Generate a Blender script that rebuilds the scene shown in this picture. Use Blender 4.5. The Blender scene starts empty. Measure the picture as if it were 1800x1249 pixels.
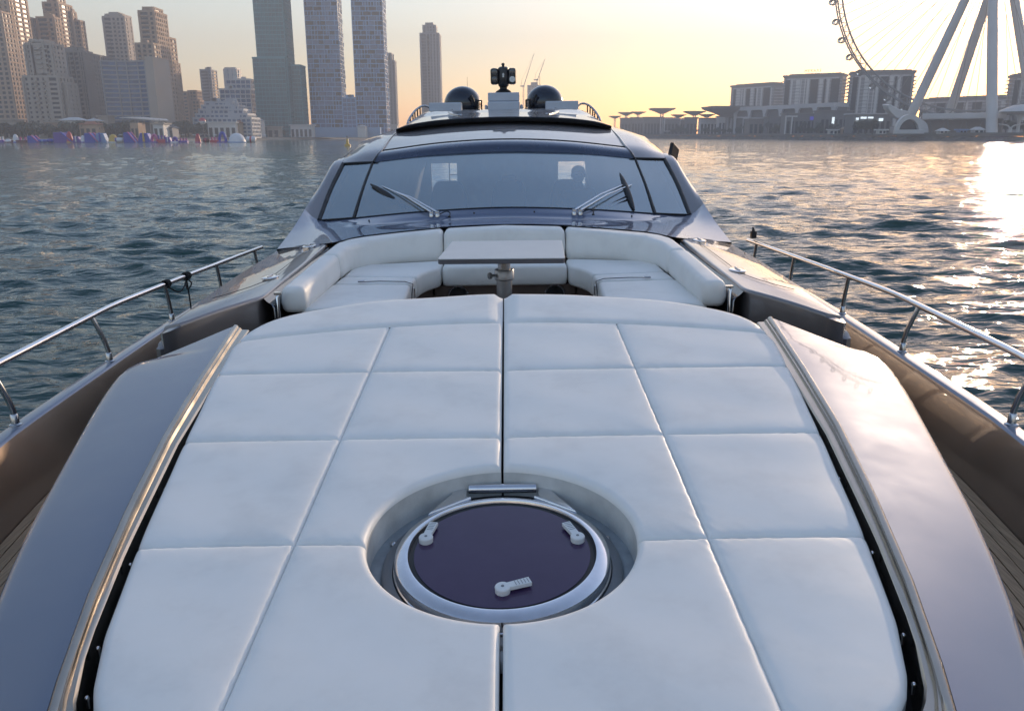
import bpy, bmesh, math, random
import numpy as np

random.seed(7)
np.random.seed(7)
R = math.radians
scene = bpy.context.scene
col = scene.collection

# ------------------------------------------------------------------ camera
H = 3.8                                   # lens height above the water, metres
PITCH = math.atan(386.5 / 1400.0)
YAW = math.atan(10 / 1400.0)
CAMX = 0.03
HEEL = R(0.8)                             # the yacht leans a little to its own side
cd = bpy.data.cameras.new('camera')
cam = bpy.data.objects.new('camera', cd)
col.objects.link(cam)
cd.sensor_width = 36.0
cd.lens = 28.0
cd.clip_start = 0.05
cd.clip_end = 9000.0
cam.location = (CAMX, 0, H)
cam.rotation_euler = (math.pi / 2 - PITCH, 0, -YAW)
scene.camera = cam

# ------------------------------------------------------------------ sky, sun, exposure
SUN_EL, SUN_AZ = 9.0, 32.0                # degrees; azimuth measured from +Y towards +X
world = bpy.data.worlds.new('World')
scene.world = world
world.use_nodes = True
wn = world.node_tree
wn.nodes.clear()
sky = wn.nodes.new('ShaderNodeTexSky')
sky.sky_type = 'NISHITA'
sky.sun_disc = False
sky.sun_elevation = R(SUN_EL)
sky.sun_rotation = R(SUN_AZ)
sky.altitude = 0
sky.air_density = 1.35
sky.dust_density = 0.75
sky.ozone_density = 3.6
bg = wn.nodes.new('ShaderNodeBackground')
bg.inputs['Strength'].default_value = 0.15
wo = wn.nodes.new('ShaderNodeOutputWorld')
wb = wn.nodes.new('ShaderNodeMix')          # white balance of the picture, the same over the whole sky
wb.data_type = 'RGBA'; wb.blend_type = 'MULTIPLY'; wb.inputs[0].default_value = 1.0
wb.inputs[7].default_value = (1.17, 0.905, 0.845, 1)
wn.links.new(sky.outputs[0], wb.inputs[6])
wn.links.new(wb.outputs[2], bg.inputs[0])
wn.links.new(bg.outputs[0], wo.inputs[0])

sd = bpy.data.lights.new('sun', 'SUN')
sun = bpy.data.objects.new('sun', sd)
col.objects.link(sun)
sd.energy = 2.1
sd.angle = R(0.53)
sd.color = (1.0, 0.76, 0.53)
sun.location = (60, 80, 60)
sun.rotation_euler = (R(90 - SUN_EL), 0, R(180 - SUN_AZ))
scene.view_settings.view_transform = 'Standard'
scene.view_settings.look = 'None'
scene.view_settings.exposure = 1.46
scene.view_settings.gamma = 1.0
scene.view_settings.use_curve_mapping = False
scene.cycles.max_bounces = 10
scene.cycles.transparent_max_bounces = 16
scene.cycles.sample_clamp_indirect = 6.0
scene.cycles.use_denoising = True
scene.cycles.volume_bounces = 0

# ------------------------------------------------------------------ helpers
def at(px, py, Y):
    """point of the place at distance Y (metres ahead) seen at photo pixel px, py (1800 wide)"""
    a = (px - 900.0) / 1400.0
    b = (624.5 - py) / 1400.0
    d = math.cos(PITCH) + b * math.sin(PITCH)
    z = -math.sin(PITCH) + b * math.cos(PITCH)
    x = a * math.cos(YAW) + d * math.sin(YAW)
    y = -a * math.sin(YAW) + d * math.cos(YAW)
    t = Y / y
    return (CAMX + x * t, Y, H + z * t)

_c, _s = math.cos(HEEL), math.sin(HEEL)
def YT(p):
    """yacht coordinates (origin at lens height on the centreline) -> world, with the heel"""
    return (p[0] * _c - p[2] * _s, p[1], p[2] * _c + p[0] * _s + H)

class MB:
    """collects shapes, builds ONE mesh object"""
    def __init__(self, yacht=False):
        self.v = []; self.f = []; self.yacht = yacht
    def add(self, vs, fs):
        o = len(self.v)
        self.v.extend(tuple(map(float, p)) for p in vs)
        self.f.extend(tuple(i + o for i in f) for f in fs)
        return self
    def box(self, x0, x1, y0, y1, z0, z1):
        return self.add([(x0,y0,z0),(x1,y0,z0),(x1,y1,z0),(x0,y1,z0),(x0,y0,z1),(x1,y0,z1),(x1,y1,z1),(x0,y1,z1)],
                        [(0,3,2,1),(4,5,6,7),(0,1,5,4),(1,2,6,5),(2,3,7,6),(3,0,4,7)])
    def rbox(self, c, size, rz=0.0, rx=0.0, taper=1.0):
        """box centred on c with yaw rz and pitch rx"""
        sx, sy, sz = (s / 2 for s in size)
        vs = []
        for z, k in ((-sz, 1.0), (sz, taper)):
            for x, y in ((-sx,-sy),(sx,-sy),(sx,sy),(-sx,sy)):
                X, Y, Z = x * k, y * k, z
                Y, Z = Y * math.cos(rx) - Z * math.sin(rx), Y * math.sin(rx) + Z * math.cos(rx)
                X, Y = X * math.cos(rz) - Y * math.sin(rz), X * math.sin(rz) + Y * math.cos(rz)
                vs.append((c[0] + X, c[1] + Y, c[2] + Z))
        return self.add(vs, [(0,3,2,1),(4,5,6,7),(0,1,5,4),(1,2,6,5),(2,3,7,6),(3,0,4,7)])
    def quadbox(self, q, z0, z1):
        """prism over a plan polygon"""
        n = len(q)
        vs = [(x, y, z0) for x, y in q] + [(x, y, z1) for x, y in q]
        fs = [tuple(range(n - 1, -1, -1)), tuple(range(n, 2 * n))]
        fs += [(i, (i + 1) % n, n + (i + 1) % n, n + i) for i in range(n)]
        return self.add(vs, fs)
    def tube(self, path, r, seg=10, cap=True):
        P = [np.array(p, float) for p in path]
        n = len(P)
        rs = r if hasattr(r, '__len__') else [r] * n
        T = [(P[min(i + 1, n - 1)] - P[max(i - 1, 0)]) for i in range(n)]
        T = [t / (np.linalg.norm(t) + 1e-12) for t in T]
        up = np.array([0, 0, 1.0]) if abs(T[0][2]) < 0.9 else np.array([1.0, 0, 0])
        a = np.cross(T[0], up); a /= np.linalg.norm(a)
        vs = []
        for i in range(n):
            a = a - T[i] * np.dot(a, T[i]); a /= np.linalg.norm(a)
            b = np.cross(T[i], a)
            for k in range(seg):
                th = 2 * math.pi * k / seg
                vs.append(P[i] + rs[i] * (a * math.cos(th) + b * math.sin(th)))
        fs = [(i*seg + k, i*seg + (k+1) % seg, (i+1)*seg + (k+1) % seg, (i+1)*seg + k) for i in range(n-1) for k in range(seg)]
        if cap:
            fs += [tuple(range(seg - 1, -1, -1)), tuple((n-1)*seg + k for k in range(seg))]
        return self.add(vs, fs)
    def lathe(self, c, prof, seg=32, fn=None, a0=0.0, a1=2 * math.pi):
        """profile [(r, h)] turned about the vertical through c; fn maps (x, y, h) to a point"""
        full = abs(a1 - a0 - 2 * math.pi) < 1e-6
        m = seg if full else seg + 1
        vs = []
        for r, h in prof:
            for k in range(m):
                th = a0 + (a1 - a0) * k / seg
                x, y = c[0] + r * math.cos(th), c[1] + r * math.sin(th)
                vs.append(fn(x, y, h) if fn else (x, y, c[2] + h))
        fs = []
        for i in range(len(prof) - 1):
            for k in range(seg if full else seg):
                k2 = (k + 1) % m
                fs.append((i*m + k, i*m + k2, (i+1)*m + k2, (i+1)*m + k))
        return self.add(vs, fs)
    def grid(self, G):
        n, m = len(G), len(G[0])
        vs = [p for row in G for p in row]
        return self.add(vs, [(i*m + j, i*m + j + 1, (i+1)*m + j + 1, (i+1)*m + j) for i in range(n-1) for j in range(m-1)])
    def build(self, name, mat, parent=None, smooth=None, bevel=0.0, loc=None, weld=True, solid=0.0):
        vs = [YT(p) for p in self.v] if self.yacht else self.v
        base = np.zeros(3)
        if parent is not None:
            q = parent
            while q is not None:
                base += np.array(q.location); q = q.parent
        if loc is not None:
            base = base + np.array(loc) if parent is None else base
        V = np.array(vs, float) - base
        me = bpy.data.meshes.new(name)
        me.from_pydata([tuple(p) for p in V], [], self.f)
        if weld:
            bm = bmesh.new(); bm.from_mesh(me)
            bmesh.ops.remove_doubles(bm, verts=bm.verts, dist=1e-5)
            bmesh.ops.recalc_face_normals(bm, faces=bm.faces)
            bm.to_mesh(me); bm.free()
        me.materials.append(mat)
        if smooth:
            me.polygons.foreach_set('use_smooth', [True] * len(me.polygons))
            me.set_sharp_from_angle(angle=R(smooth))
        ob = bpy.data.objects.new(name, me)
        col.objects.link(ob)
        if parent is not None:
            ob.parent = parent
        elif loc is not None:
            ob.location = loc
        if solid:
            md = ob.modifiers.new('solid', 'SOLIDIFY'); md.thickness = solid; md.offset = 0
        if bevel:
            md = ob.modifiers.new('bevel', 'BEVEL'); md.width = bevel; md.segments = 2
            md.limit_method = 'ANGLE'; md.angle_limit = R(40)
        return ob

def thing(name, label, cat, loc=(0, 0, 0), group=None):
    o = bpy.data.objects.new(name, None)
    o.empty_display_size = 0.2
    col.objects.link(o)
    o.location = loc
    tag(o, label, cat, group)
    return o
def tag(o, label=None, cat=None, group=None, kind=None):
    if label: o['label'] = label
    if cat: o['category'] = cat
    if group: o['group'] = group
    if kind: o['kind'] = kind
    return o
def stuff(o):
    o['kind'] = 'stuff'
    return o

def resample(pts, n):
    """Catmull-Rom through points, n samples evenly by chord"""
    P = np.array(pts, float)
    if len(P) == 2:
        return [P[0] + (P[1] - P[0]) * k / (n - 1) for k in range(n)]
    d = np.concatenate([[0], np.cumsum(np.linalg.norm(np.diff(P, axis=0), axis=1))])
    ext = np.vstack([2 * P[0] - P[1], P, 2 * P[-1] - P[-2]])
    out = []
    for k in range(n):
        s = d[-1] * k / (n - 1)
        i = min(int(np.searchsorted(d, s, side='right')) - 1, len(P) - 2)
        t = (s - d[i]) / (d[i + 1] - d[i] + 1e-12)
        p0, p1, p2, p3 = ext[i], ext[i + 1], ext[i + 2], ext[i + 3]
        out.append(0.5 * ((2*p1) + (p2-p0)*t + (2*p0-5*p1+4*p2-p3)*t*t + (3*p1-p0-3*p2+p3)*t**3))
    return out
def surface(rows, nu, nv):
    """smooth surface through transverse rows"""
    A = [resample(r, nu) for r in rows]
    cols = [resample([A[i][j] for i in range(len(A))], nv) for j in range(nu)]
    return [[cols[j][i] for j in range(nu)] for i in range(nv)]
def mirror(row):
    return [(-x, y, z) for x, y, z in reversed(row) if abs(x) > 1e-6] + list(row)
def flip(pts, s):
    return [(s * p[0],) + tuple(p[1:]) for p in pts]

def slab(mb, outline, ztop, zbot, r=0.03, puff=0.0, step=0.04, soft=2, belly=0.0):
    """cushion-like slab over a plan outline: rolled top edge, optional swelling"""
    P = [np.array(p, float) for p in outline]
    n0 = len(P)
    pts = []
    for i in range(n0):
        a, b = P[i], P[(i + 1) % n0]
        k = max(1, int(round(np.linalg.norm(b - a) / step)))
        pts += [a + (b - a) * j / k for j in range(k)]
    Q = np.array(pts)
    for _ in range(soft):
        Q = 0.25 * np.roll(Q, 1, 0) + 0.5 * Q + 0.25 * np.roll(Q, -1, 0)
    area = 0.5 * np.sum(Q[:, 0] * np.roll(Q[:, 1], -1) - np.roll(Q[:, 0], -1) * Q[:, 1])
    if area < 0: Q = Q[::-1].copy()
    T = np.roll(Q, -1, 0) - np.roll(Q, 1, 0)
    T /= np.linalg.norm(T, axis=1)[:, None]
    N = np.stack([-T[:, 1], T[:, 0]], 1)          # inward
    n = len(Q)
    rings = []
    zf = ztop if callable(ztop) else (lambda x, y: ztop)
    def inset(ins):
        q = Q + N * ins
        if ins < 1e-4: return q
        A_, D_ = Q, np.roll(Q, -1, 0) - Q
        L2 = np.maximum((D_ ** 2).sum(1), 1e-12)
        w = q[:, None, :] - A_[None]
        t = np.clip((w * D_[None]).sum(2) / L2[None], 0, 1)
        dist = np.sqrt(((w - t[..., None] * D_[None]) ** 2).sum(2)).min(1)
        ok = dist > ins * 0.97
        if ok.all() or not ok.any(): return q
        idx = np.where(ok)[0]
        for k in np.where(~ok)[0]:
            a_ = idx[np.searchsorted(idx, k) - 1]; b_ = idx[np.searchsorted(idx, k) % len(idx)]
            q[k] = 0.5 * (q[a_] + q[b_])
        return q
    def ring(ins, dz=None, zabs=None):
        q = inset(ins)
        rings.append([(x, y, zabs if zabs is not None else zf(x, y) + dz) for x, y in q])
    zb = zbot
    ring(r * 0.3, zabs=zb)
    ring(0.0, zabs=zb + r * 0.5)
    if belly:
        mid = [(x, y, (zf(x, y) - r + zb) / 2) for x, y in (Q - N * belly)]
        rings.append(mid)
    for a in (0, 25, 50, 72, 90):
        ring(r * (1 - math.cos(R(a))), dz=-r * (1 - math.sin(R(a))))
    if puff:
        ring(r * 1.8, dz=puff * 0.5); ring(r * 3.0, dz=puff)
    vs = [p for g in rings for p in g]
    fs = []
    for i in range(len(rings) - 1):
        for k in range(n):
            fs.append((i*n + k, i*n + (k+1) % n, (i+1)*n + (k+1) % n, (i+1)*n + k))
    fs.append(tuple((len(rings) - 1) * n + k for k in range(n)))
    fs.append(tuple(range(n - 1, -1, -1)))
    return mb.add(vs, fs)

# ------------------------------------------------------------------ materials
MAT = {}
def nodes(name):
    m = bpy.data.materials.new(name)
    m.use_nodes = True
    nt = m.node_tree
    b = nt.nodes['Principled BSDF']
    MAT[name] = m
    return m, nt, b
def N_(nt, t, **kw):
    n = nt.nodes.new(t)
    for k, v in kw.items(): setattr(n, k, v)
    return n
def coords(nt, scale=1.0, kind='Object'):
    tc = N_(nt, 'ShaderNodeTexCoord'); mp = N_(nt, 'ShaderNodeMapping')
    s = scale if hasattr(scale, '__len__') else (scale,) * 3
    mp.inputs['Scale'].default_value = s
    nt.links.new(tc.outputs[kind], mp.inputs[0])
    return mp.outputs[0]
def noise(nt, vec, scale, detail=4.0, rough=0.55):
    n = N_(nt, 'ShaderNodeTexNoise')
    n.inputs['Scale'].default_value = scale
    n.inputs['Detail'].default_value = detail
    n.inputs['Roughness'].default_value = rough
    nt.links.new(vec, n.inputs['Vector'])
    return n.outputs['Fac']
def ramp(nt, fac, stops):
    r = N_(nt, 'ShaderNodeValToRGB')
    e = r.color_ramp.elements
    e[0].position, e[0].color = stops[0][0], (*stops[0][1], 1)
    e[1].position, e[1].color = stops[-1][0], (*stops[-1][1], 1)
    for p, c in stops[1:-1]:
        x = e.new(p); x.color = (*c, 1)
    nt.links.new(fac, r.inputs[0])
    return r.outputs[0]
def bump(nt, b, h, strength, dist=0.01):
    n = N_(nt, 'ShaderNodeBump')
    n.inputs['Strength'].default_value = strength
    n.inputs['Distance'].default_value = dist
    nt.links.new(h, n.inputs['Height'])
    nt.links.new(n.outputs[0], b.inputs['Normal'])
    return n
def maprange(nt, v, a, b_, c, d):
    n = N_(nt, 'ShaderNodeMapRange')
    for i, x in enumerate((a, b_, c, d)): n.inputs[i + 1].default_value = x
    nt.links.new(v, n.inputs[0])
    return n.outputs[0]
def simple(name, color, rough=0.5, metal=0.0, var=0.12, vscale=6.0, bstr=0.0, bscale=60.0, coat=0.0, spec=0.5, emit=None, estr=0.0):
    """base colour with a little mottling, uneven roughness and optional fine relief"""
    m, nt, b = nodes(name)
    v = coords(nt)
    f = noise(nt, v, vscale, 5)
    c = np.array(color)
    nt.links.new(ramp(nt, f, [(0.3, tuple(np.clip(c * (1 - var), 0, 1))), (0.7, tuple(np.clip(c * (1 + var), 0, 1)))]), b.inputs['Base Color'])
    nt.links.new(maprange(nt, f, 0.3, 0.7, max(0.02, rough * 0.85), min(1, rough * 1.15)), b.inputs['Roughness'])
    b.inputs['Metallic'].default_value = metal
    b.inputs['Coat Weight'].default_value = coat
    b.inputs['Coat Roughness'].default_value = 0.04
    b.inputs['Specular IOR Level'].default_value = spec
    if bstr:
        bump(nt, b, noise(nt, v, bscale, 3), bstr, 0.003)
    if emit:
        b.inputs['Emission Color'].default_value = (*emit, 1)
        b.inputs['Emission Strength'].default_value = estr
    return m

# yacht paint: champagne grey metallic under clear coat, with water marks
def paint(name, color, rough=0.28, metal=0.75):
    m, nt, b = nodes(name)
    v = coords(nt)
    spots = noise(nt, v, 2.2, 6, 0.62)
    fine = noise(nt, v, 900.0, 1)
    c = np.array(color)
    nt.links.new(ramp(nt, spots, [(0.35, tuple(c * 0.93)), (0.65, tuple(c * 1.05))]), b.inputs['Base Color'])
    b.inputs['Metallic'].default_value = metal
    nt.links.new(maprange(nt, spots, 0.3, 0.7, rough * 0.85, rough * 1.2), b.inputs['Roughness'])
    b.inputs['Coat Weight'].default_value = 1.0
    b.inputs['Coat IOR'].default_value = 1.6
    marks = noise(nt, v, 14.0, 6, 0.7)
    nt.links.new(maprange(nt, marks, 0.45, 0.75, 0.015, 0.06), b.inputs['Coat Roughness'])
    bump(nt, b, fine, 0.02, 0.001)
    return m
paint('paint', (0.112, 0.145, 0.228), 0.52, 0.9)  # boat paint with the blue of reflected sky put into its colour
paint('paint_lit_copy', (0.205, 0.190, 0.190), 0.46, 0.9)  # same boat paint, lighter neutral copy imitating the bright sky it mirrors
paint('paint_bulwark', (0.235, 0.165, 0.115), 0.45, 0.5)
paint('paint_visor', (0.045, 0.060, 0.105), 0.25, 0.5)
paint('gelcoat_white', (0.62, 0.64, 0.66), 0.35, 0.0)

# cushion vinyl: off-white, grained, faint stains and wrinkles
m, nt, b = nodes('vinyl')
v = coords(nt)
st = noise(nt, v, 3.5, 6, 0.65)
nt.links.new(ramp(nt, st, [(0.30, (0.755, 0.735, 0.695)), (0.5, (0.84, 0.82, 0.775)), (0.75, (0.87, 0.85, 0.81))]), b.inputs['Base Color'])
b.inputs['Roughness'].default_value = 0.48
b.inputs['Specular IOR Level'].default_value = 0.4
b.inputs['Sheen Weight'].default_value = 0.15
gr = N_(nt, 'ShaderNodeTexVoronoi'); gr.inputs['Scale'].default_value = 520.0
nt.links.new(v, gr.inputs['Vector'])
bn = bump(nt, b, gr.outputs['Distance'], 0.06, 0.0015)
wv = coords(nt, (1.0, 1.3, 1.0))
wr = noise(nt, wv, 5.0, 3, 0.5)
b2 = N_(nt, 'ShaderNodeBump'); b2.inputs['Strength'].default_value = 0.14; b2.inputs['Distance'].default_value = 0.012
nt.links.new(wr, b2.inputs['Height']); nt.links.new(b2.outputs[0], bn.inputs['Normal'])

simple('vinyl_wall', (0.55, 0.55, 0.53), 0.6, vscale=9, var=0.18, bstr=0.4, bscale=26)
simple('chrome', (0.72, 0.72, 0.74), 0.09, 1.0, var=0.05, vscale=20)
simple('steel', (0.55, 0.55, 0.56), 0.22, 1.0, var=0.08, vscale=12)
simple('trim_metal', (0.40, 0.36, 0.31), 0.20, 1.0, var=0.08, vscale=7)
simple('black_rubber', (0.012, 0.012, 0.014), 0.55)
simple('black_gloss', (0.010, 0.010, 0.012), 0.12, coat=0.6)
simple('black_matte', (0.008, 0.008, 0.009), 0.8)
simple('dark_plastic', (0.02, 0.022, 0.028), 0.3, bstr=0.15, bscale=200)
simple('grey_plastic', (0.18, 0.19, 0.20), 0.4)
simple('handle_plastic', (0.70, 0.71, 0.70), 0.4, var=0.06)
simple('dome_blue', (0.012, 0.016, 0.030), 0.16, coat=0.5, var=0.05)
simple('box_white', (0.55, 0.59, 0.66), 0.4, var=0.05)
simple('brown_liner', (0.13, 0.088, 0.07), 0.5, var=0.2)
simple('interior', (0.26, 0.25, 0.24), 0.6, var=0.2, vscale=2)
simple('interior_light', (0.50, 0.48, 0.45), 0.6, var=0.2, vscale=2)
simple('seat_leather', (0.025, 0.028, 0.034), 0.45, bstr=0.1, bscale=150)
simple('table_top', (0.66, 0.66, 0.64), 0.42, var=0.06, vscale=4, spec=0.3)
simple('satin_metal', (0.42, 0.42, 0.44), 0.42, 1.0, var=0.08, vscale=12)
simple('table_edge', (0.10, 0.10, 0.115), 0.4)
simple('tray', (0.26, 0.29, 0.31), 0.42, var=0.2, vscale=16)
simple('rope_black', (0.012, 0.012, 0.013), 0.85, bstr=0.5, bscale=300)
simple('lens_glass', (0.05, 0.05, 0.06), 0.05, coat=1.0)
simple('lens_white', (0.75, 0.75, 0.72), 0.25)
simple('skin', (0.17, 0.10, 0.07), 0.55)
simple('shirt_dark', (0.02, 0.022, 0.03), 0.85)
# teak with grain along the boat
m, nt, b = nodes('teak')
v = coords(nt, (30, 1.4, 10))
g = noise(nt, v, 4.0, 7, 0.65)
nt.links.new(ramp(nt, g, [(0.3, (0.27, 0.175, 0.10)), (0.55, (0.45, 0.30, 0.175)), (0.75, (0.55, 0.39, 0.24))]), b.inputs['Base Color'])
b.inputs['Roughness'].default_value = 0.65
bump(nt, b, g, 0.3, 0.002)
# tinted hatch acrylic
m, nt, b = nodes('acrylic')
v = coords(nt)
d = noise(nt, v, 7, 6, 0.7)
nt.links.new(ramp(nt, d, [(0.3, (0.046, 0.024, 0.068)), (0.75, (0.056, 0.032, 0.080))]), b.inputs['Base Color'])
nt.links.new(maprange(nt, noise(nt, v, 9, 6, 0.7), 0.35, 0.7, 0.10, 0.20), b.inputs['Roughness'])
b.inputs['Specular IOR Level'].default_value = 0.42
# cabin glass: transparent tint mixed with a mirror-like reflection by facing angle
m = bpy.data.materials.new('cabin_glass'); m.use_nodes = True; MAT['cabin_glass'] = m
nt = m.node_tree; nt.nodes.clear()
tr = N_(nt, 'ShaderNodeBsdfTransparent'); tr.inputs[0].default_value = (0.72, 0.79, 0.82, 1)
gl = N_(nt, 'ShaderNodeBsdfGlossy'); gl.inputs['Roughness'].default_value = 0.015
gl.inputs[0].default_value = (0.86, 0.96, 1.0, 1)
fr = N_(nt, 'ShaderNodeFresnel'); fr.inputs[0].default_value = 4.6
mx = N_(nt, 'ShaderNodeMixShader'); om = N_(nt, 'ShaderNodeOutputMaterial')
nt.links.new(fr.outputs[0], mx.inputs[0]); nt.links.new(tr.outputs[0], mx.inputs[1]); nt.links.new(gl.outputs[0], mx.inputs[2])
nt.links.new(mx.outputs[0], om.inputs[0])
# sea
m, nt, b = nodes('sea')
v = coords(nt)
b.inputs['Base Color'].default_value = (0.012, 0.052, 0.046, 1)
b.inputs['Roughness'].default_value = 0.04
b.inputs['IOR'].default_value = 1.333
v2 = coords(nt, (0.6, 1.45, 1.0))
n1 = noise(nt, v2, 1.2, 3, 0.55)
n2 = noise(nt, v2, 4.0, 4, 0.6)
ad = N_(nt, 'ShaderNodeMath', operation='MULTIPLY_ADD'); ad.inputs[1].default_value = 0.10
nt.links.new(n2, ad.inputs[0]); nt.links.new(n1, ad.inputs[2])
n3 = noise(nt, coords(nt, (0.09, 0.30, 0.1)), 1.0, 5, 0.6)
ad2 = N_(nt, 'ShaderNodeMath', operation='MULTIPLY_ADD'); ad2.inputs[1].default_value = 1.3
nt.links.new(n3, ad2.inputs[0]); nt.links.new(ad.outputs[0], ad2.inputs[2])
bump(nt, b, ad2.outputs[0], 1.0, 0.15)

# ================================================================== SEA
def build_sea():
    az = np.concatenate([np.arange(-58, 58.01, 0.25), np.arange(61, 302, 3.0)])
    rr = [4.0]
    while rr[-1] < 2300: rr.append(rr[-1] * 1.0070 + 0.01)
    rr = np.array(rr)
    A, Rr = np.meshgrid(np.radians(az), rr)
    X = Rr * np.sin(A); Y = Rr * np.cos(A)
    sp = Rr * 0.0070 + 0.01
    Z = np.zeros_like(X); DX = np.zeros_like(X); DY = np.zeros_like(X)
    rng = np.random.RandomState(3)
    wind = math.radians(196)
    for i in range(120):
        lam = 0.40 * (6.0 / 0.40) ** rng.rand()
        th = wind + rng.randn() * 0.5
        k = 2 * math.pi / lam
        amp = 0.0050 * lam ** 0.72 * (0.5 + rng.rand())
        if lam > 2.6: amp *= (2.6 / lam) ** 1.1
        ph = rng.rand() * 2 * math.pi
        fade = np.clip(1.8 - sp * 2.6 / lam, 0, 1)
        w = k * (X * math.sin(th) + Y * math.cos(th)) + ph
        Z += amp * fade * np.sin(w)
        DX += 0.9 * amp * fade * math.sin(th) * np.cos(w); DY += 0.9 * amp * fade * math.cos(th) * np.cos(w)
    # gusts: patches of livelier and calmer water
    g = 0.8 + 0.45 * np.sin(X * 0.045 + 1.0 + 0.6 * np.sin(Y * 0.03)) * np.sin(Y * 0.038 + 0.5 * np.sin(X * 0.021))
    Z *= g; X = X + DX * g; Y = Y + DY * g
    n, m_ = X.shape
    V = np.stack([X, Y, Z], -1).reshape(-1, 3)
    i, j = np.meshgrid(np.arange(n - 1), np.arange(m_), indexing='ij')
    j2 = (j + 1) % m_
    F = np.stack([i * m_ + j, (i + 1) * m_ + j, (i + 1) * m_ + j2, i * m_ + j2], -1).reshape(-1, 4)
    me = bpy.data.meshes.new('water')
    me.vertices.add(len(V)); me.vertices.foreach_set('co', V.ravel())
    me.loops.add(F.size); me.polygons.add(len(F))
    me.loops.foreach_set('vertex_index', F.ravel())
    me.polygons.foreach_set('loop_start', np.arange(0, F.size, 4))
    me.update(calc_edges=True)
    me.polygons.foreach_set('use_smooth', np.ones(len(F), bool))
    me.materials.append(MAT['sea'])
    o = bpy.data.objects.new('water', me)
    col.objects.link(o)
    if me.polygons[0].normal.z < 0: me.flip_normals()
    tag(o, 'choppy grey green sea water around the yacht', None, None, 'structure')
build_sea()

# ================================================================== YACHT
yacht = thing('motor_yacht', 'champagne grey motor yacht seen from its bow with raked cabin windshield', 'yacht', (0, 9, 0))
def YB(): return MB(True)
def lerp(xs, ys): return lambda t: float(np.interp(t, xs, ys))
def pz(y, h=0.0): return -1.2765 + 0.0812 * y + h

# ---- hull, bulwark, cap, side decks
capx = lerp([-2.4, -1.5, -0.5, 0.5, 1.5, 2.5, 3.5, 3.7, 4.38, 5.45, 6.5, 8.0, 10.0, 14, 22], [0.06, 0.62, 1.12, 1.55, 1.90, 2.17, 2.33, 2.357, 2.41, 2.49, 2.55, 2.61, 2.66, 2.7, 2.6])
ys = list(np.arange(-2.4, 22.01, 0.3))
capz = lambda y: -1.34 + max(0, (2.5 - y)) * 0.03
CAPW = 0.085
g = YB()
for s in (1, -1):
    g.grid([[(s * (capx(y) + CAPW), y, capz(y) - 0.012), (s * (capx(y) + CAPW + 0.01), y, capz(y) - 0.10),
             (s * (capx(y) * 0.96 + 0.08), y, -2.0), (s * capx(y) * 0.86, y, -2.9), (s * capx(y) * 0.72, y, -4.1)] for y in ys])
g.grid([[(x, 22, -1.34), (x, 22, -4.1)] for x in (-2.6, 0, 2.6)])
g.build('hull', MAT['paint_lit_copy'], yacht, smooth=50)
for s in (1, -1):
    g = YB()
    g.grid([[(s * (capx(y) - 0.10 + 0.0), y, -1.66), (s * (capx(y) - 0.075), y, -1.55), (s * (capx(y) - 0.02), y, capz(y) - 0.05), (s * capx(y), y, capz(y) - 0.012)] for y in ys])
    g.build('bulwark', MAT['paint_bulwark'], yacht, smooth=50)
    g = YB()
    g.grid([[(s * capx(y), y, capz(y) - 0.012), (s * (capx(y) + 0.008), y, capz(y) - 0.002), (s * (capx(y) + 0.016), y, capz(y)),
             (s * (capx(y) + CAPW - 0.016), y, capz(y)), (s * (capx(y) + CAPW - 0.006), y, capz(y) - 0.003), (s * (capx(y) + CAPW), y, capz(y) - 0.012)] for y in ys])
    g.build('cap_rail', MAT['paint'], yacht, smooth=60)
# side deck planks, laid along the bulwark with dark caulking between
for s in (1, -1):
    base = YB()
    base.grid([[(s * (capx(y) - 0.09), y, -1.662), (s * max(0.0, capx(y) - 1.2), y, -1.662)] for y in np.arange(-1.8, 8.6, 0.3)])
    deck = base.build('side_deck', MAT['black_rubber'], yacht)
    W = 0.046
    for k in range(13):
        o0 = 0.105 + k * (W + 0.005)
        g = YB()
        row = []
        yy = np.arange(0.2, 8.4, 0.25)
        dz = random.uniform(-0.0008, 0.0008)
        g.grid([[(s * (capx(y) - o0), y, -1.668), (s * (capx(y) - o0), y, -1.6545 + dz), (s * (capx(y) - o0 - W), y, -1.6545 + dz), (s * (capx(y) - o0 - W), y, -1.668)] for y in yy])
        g.build('plank', MAT['teak'], deck, weld=False)

# ---- guard rails
def rail_xy(y): return capx(y) + 0.05
for s in (1, -1):
    g = YB()
    yy = np.arange(0.9, 8.35, 0.15)
    rz = lambda y: -1.04 - 0.012 * max(0, y - 5)
    def rx(y): return rail_xy(y) + 0.055 - max(0, y - 5.2) * 0.068
    g.tube([(s * rx(y), y, rz(y)) for y in yy], 0.0185, 12)
    rail = g.build('guard_rail', MAT['chrome'], yacht, smooth=60)
    for k, yp in enumerate((1.3, 2.5, 3.71, 4.86, 6.0, 7.05, 8.05) if s < 0 else (1.2, 2.35, 3.5, 4.80, 5.9, 7.0, 8.0)):
        xb = rail_xy(yp); xt = rx(yp)
        if yp > 5: xb = min(xb, xt - 0.01)
        g = YB()
        g.tube([(s * xb, yp, -1.345), (s * xb, yp, -1.27), (s * (xb + 0.2 * (xt - xb)), yp - 0.008, -1.20), (s * (xb + 0.75 * (xt - xb)), yp - 0.025, -1.09), (s * xt, yp - 0.03, rz(yp) - 0.005)], 0.0145, 10)
        g.lathe((s * xb, yp, -1.342), [(0.0, 0.0), (0.030, 0.0), (0.030, 0.006), (0.020, 0.012), (0.019, 0.055), (0.0145, 0.060)], 14)
        g.build('stanchion', MAT['steel'], rail, smooth=50)

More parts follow.
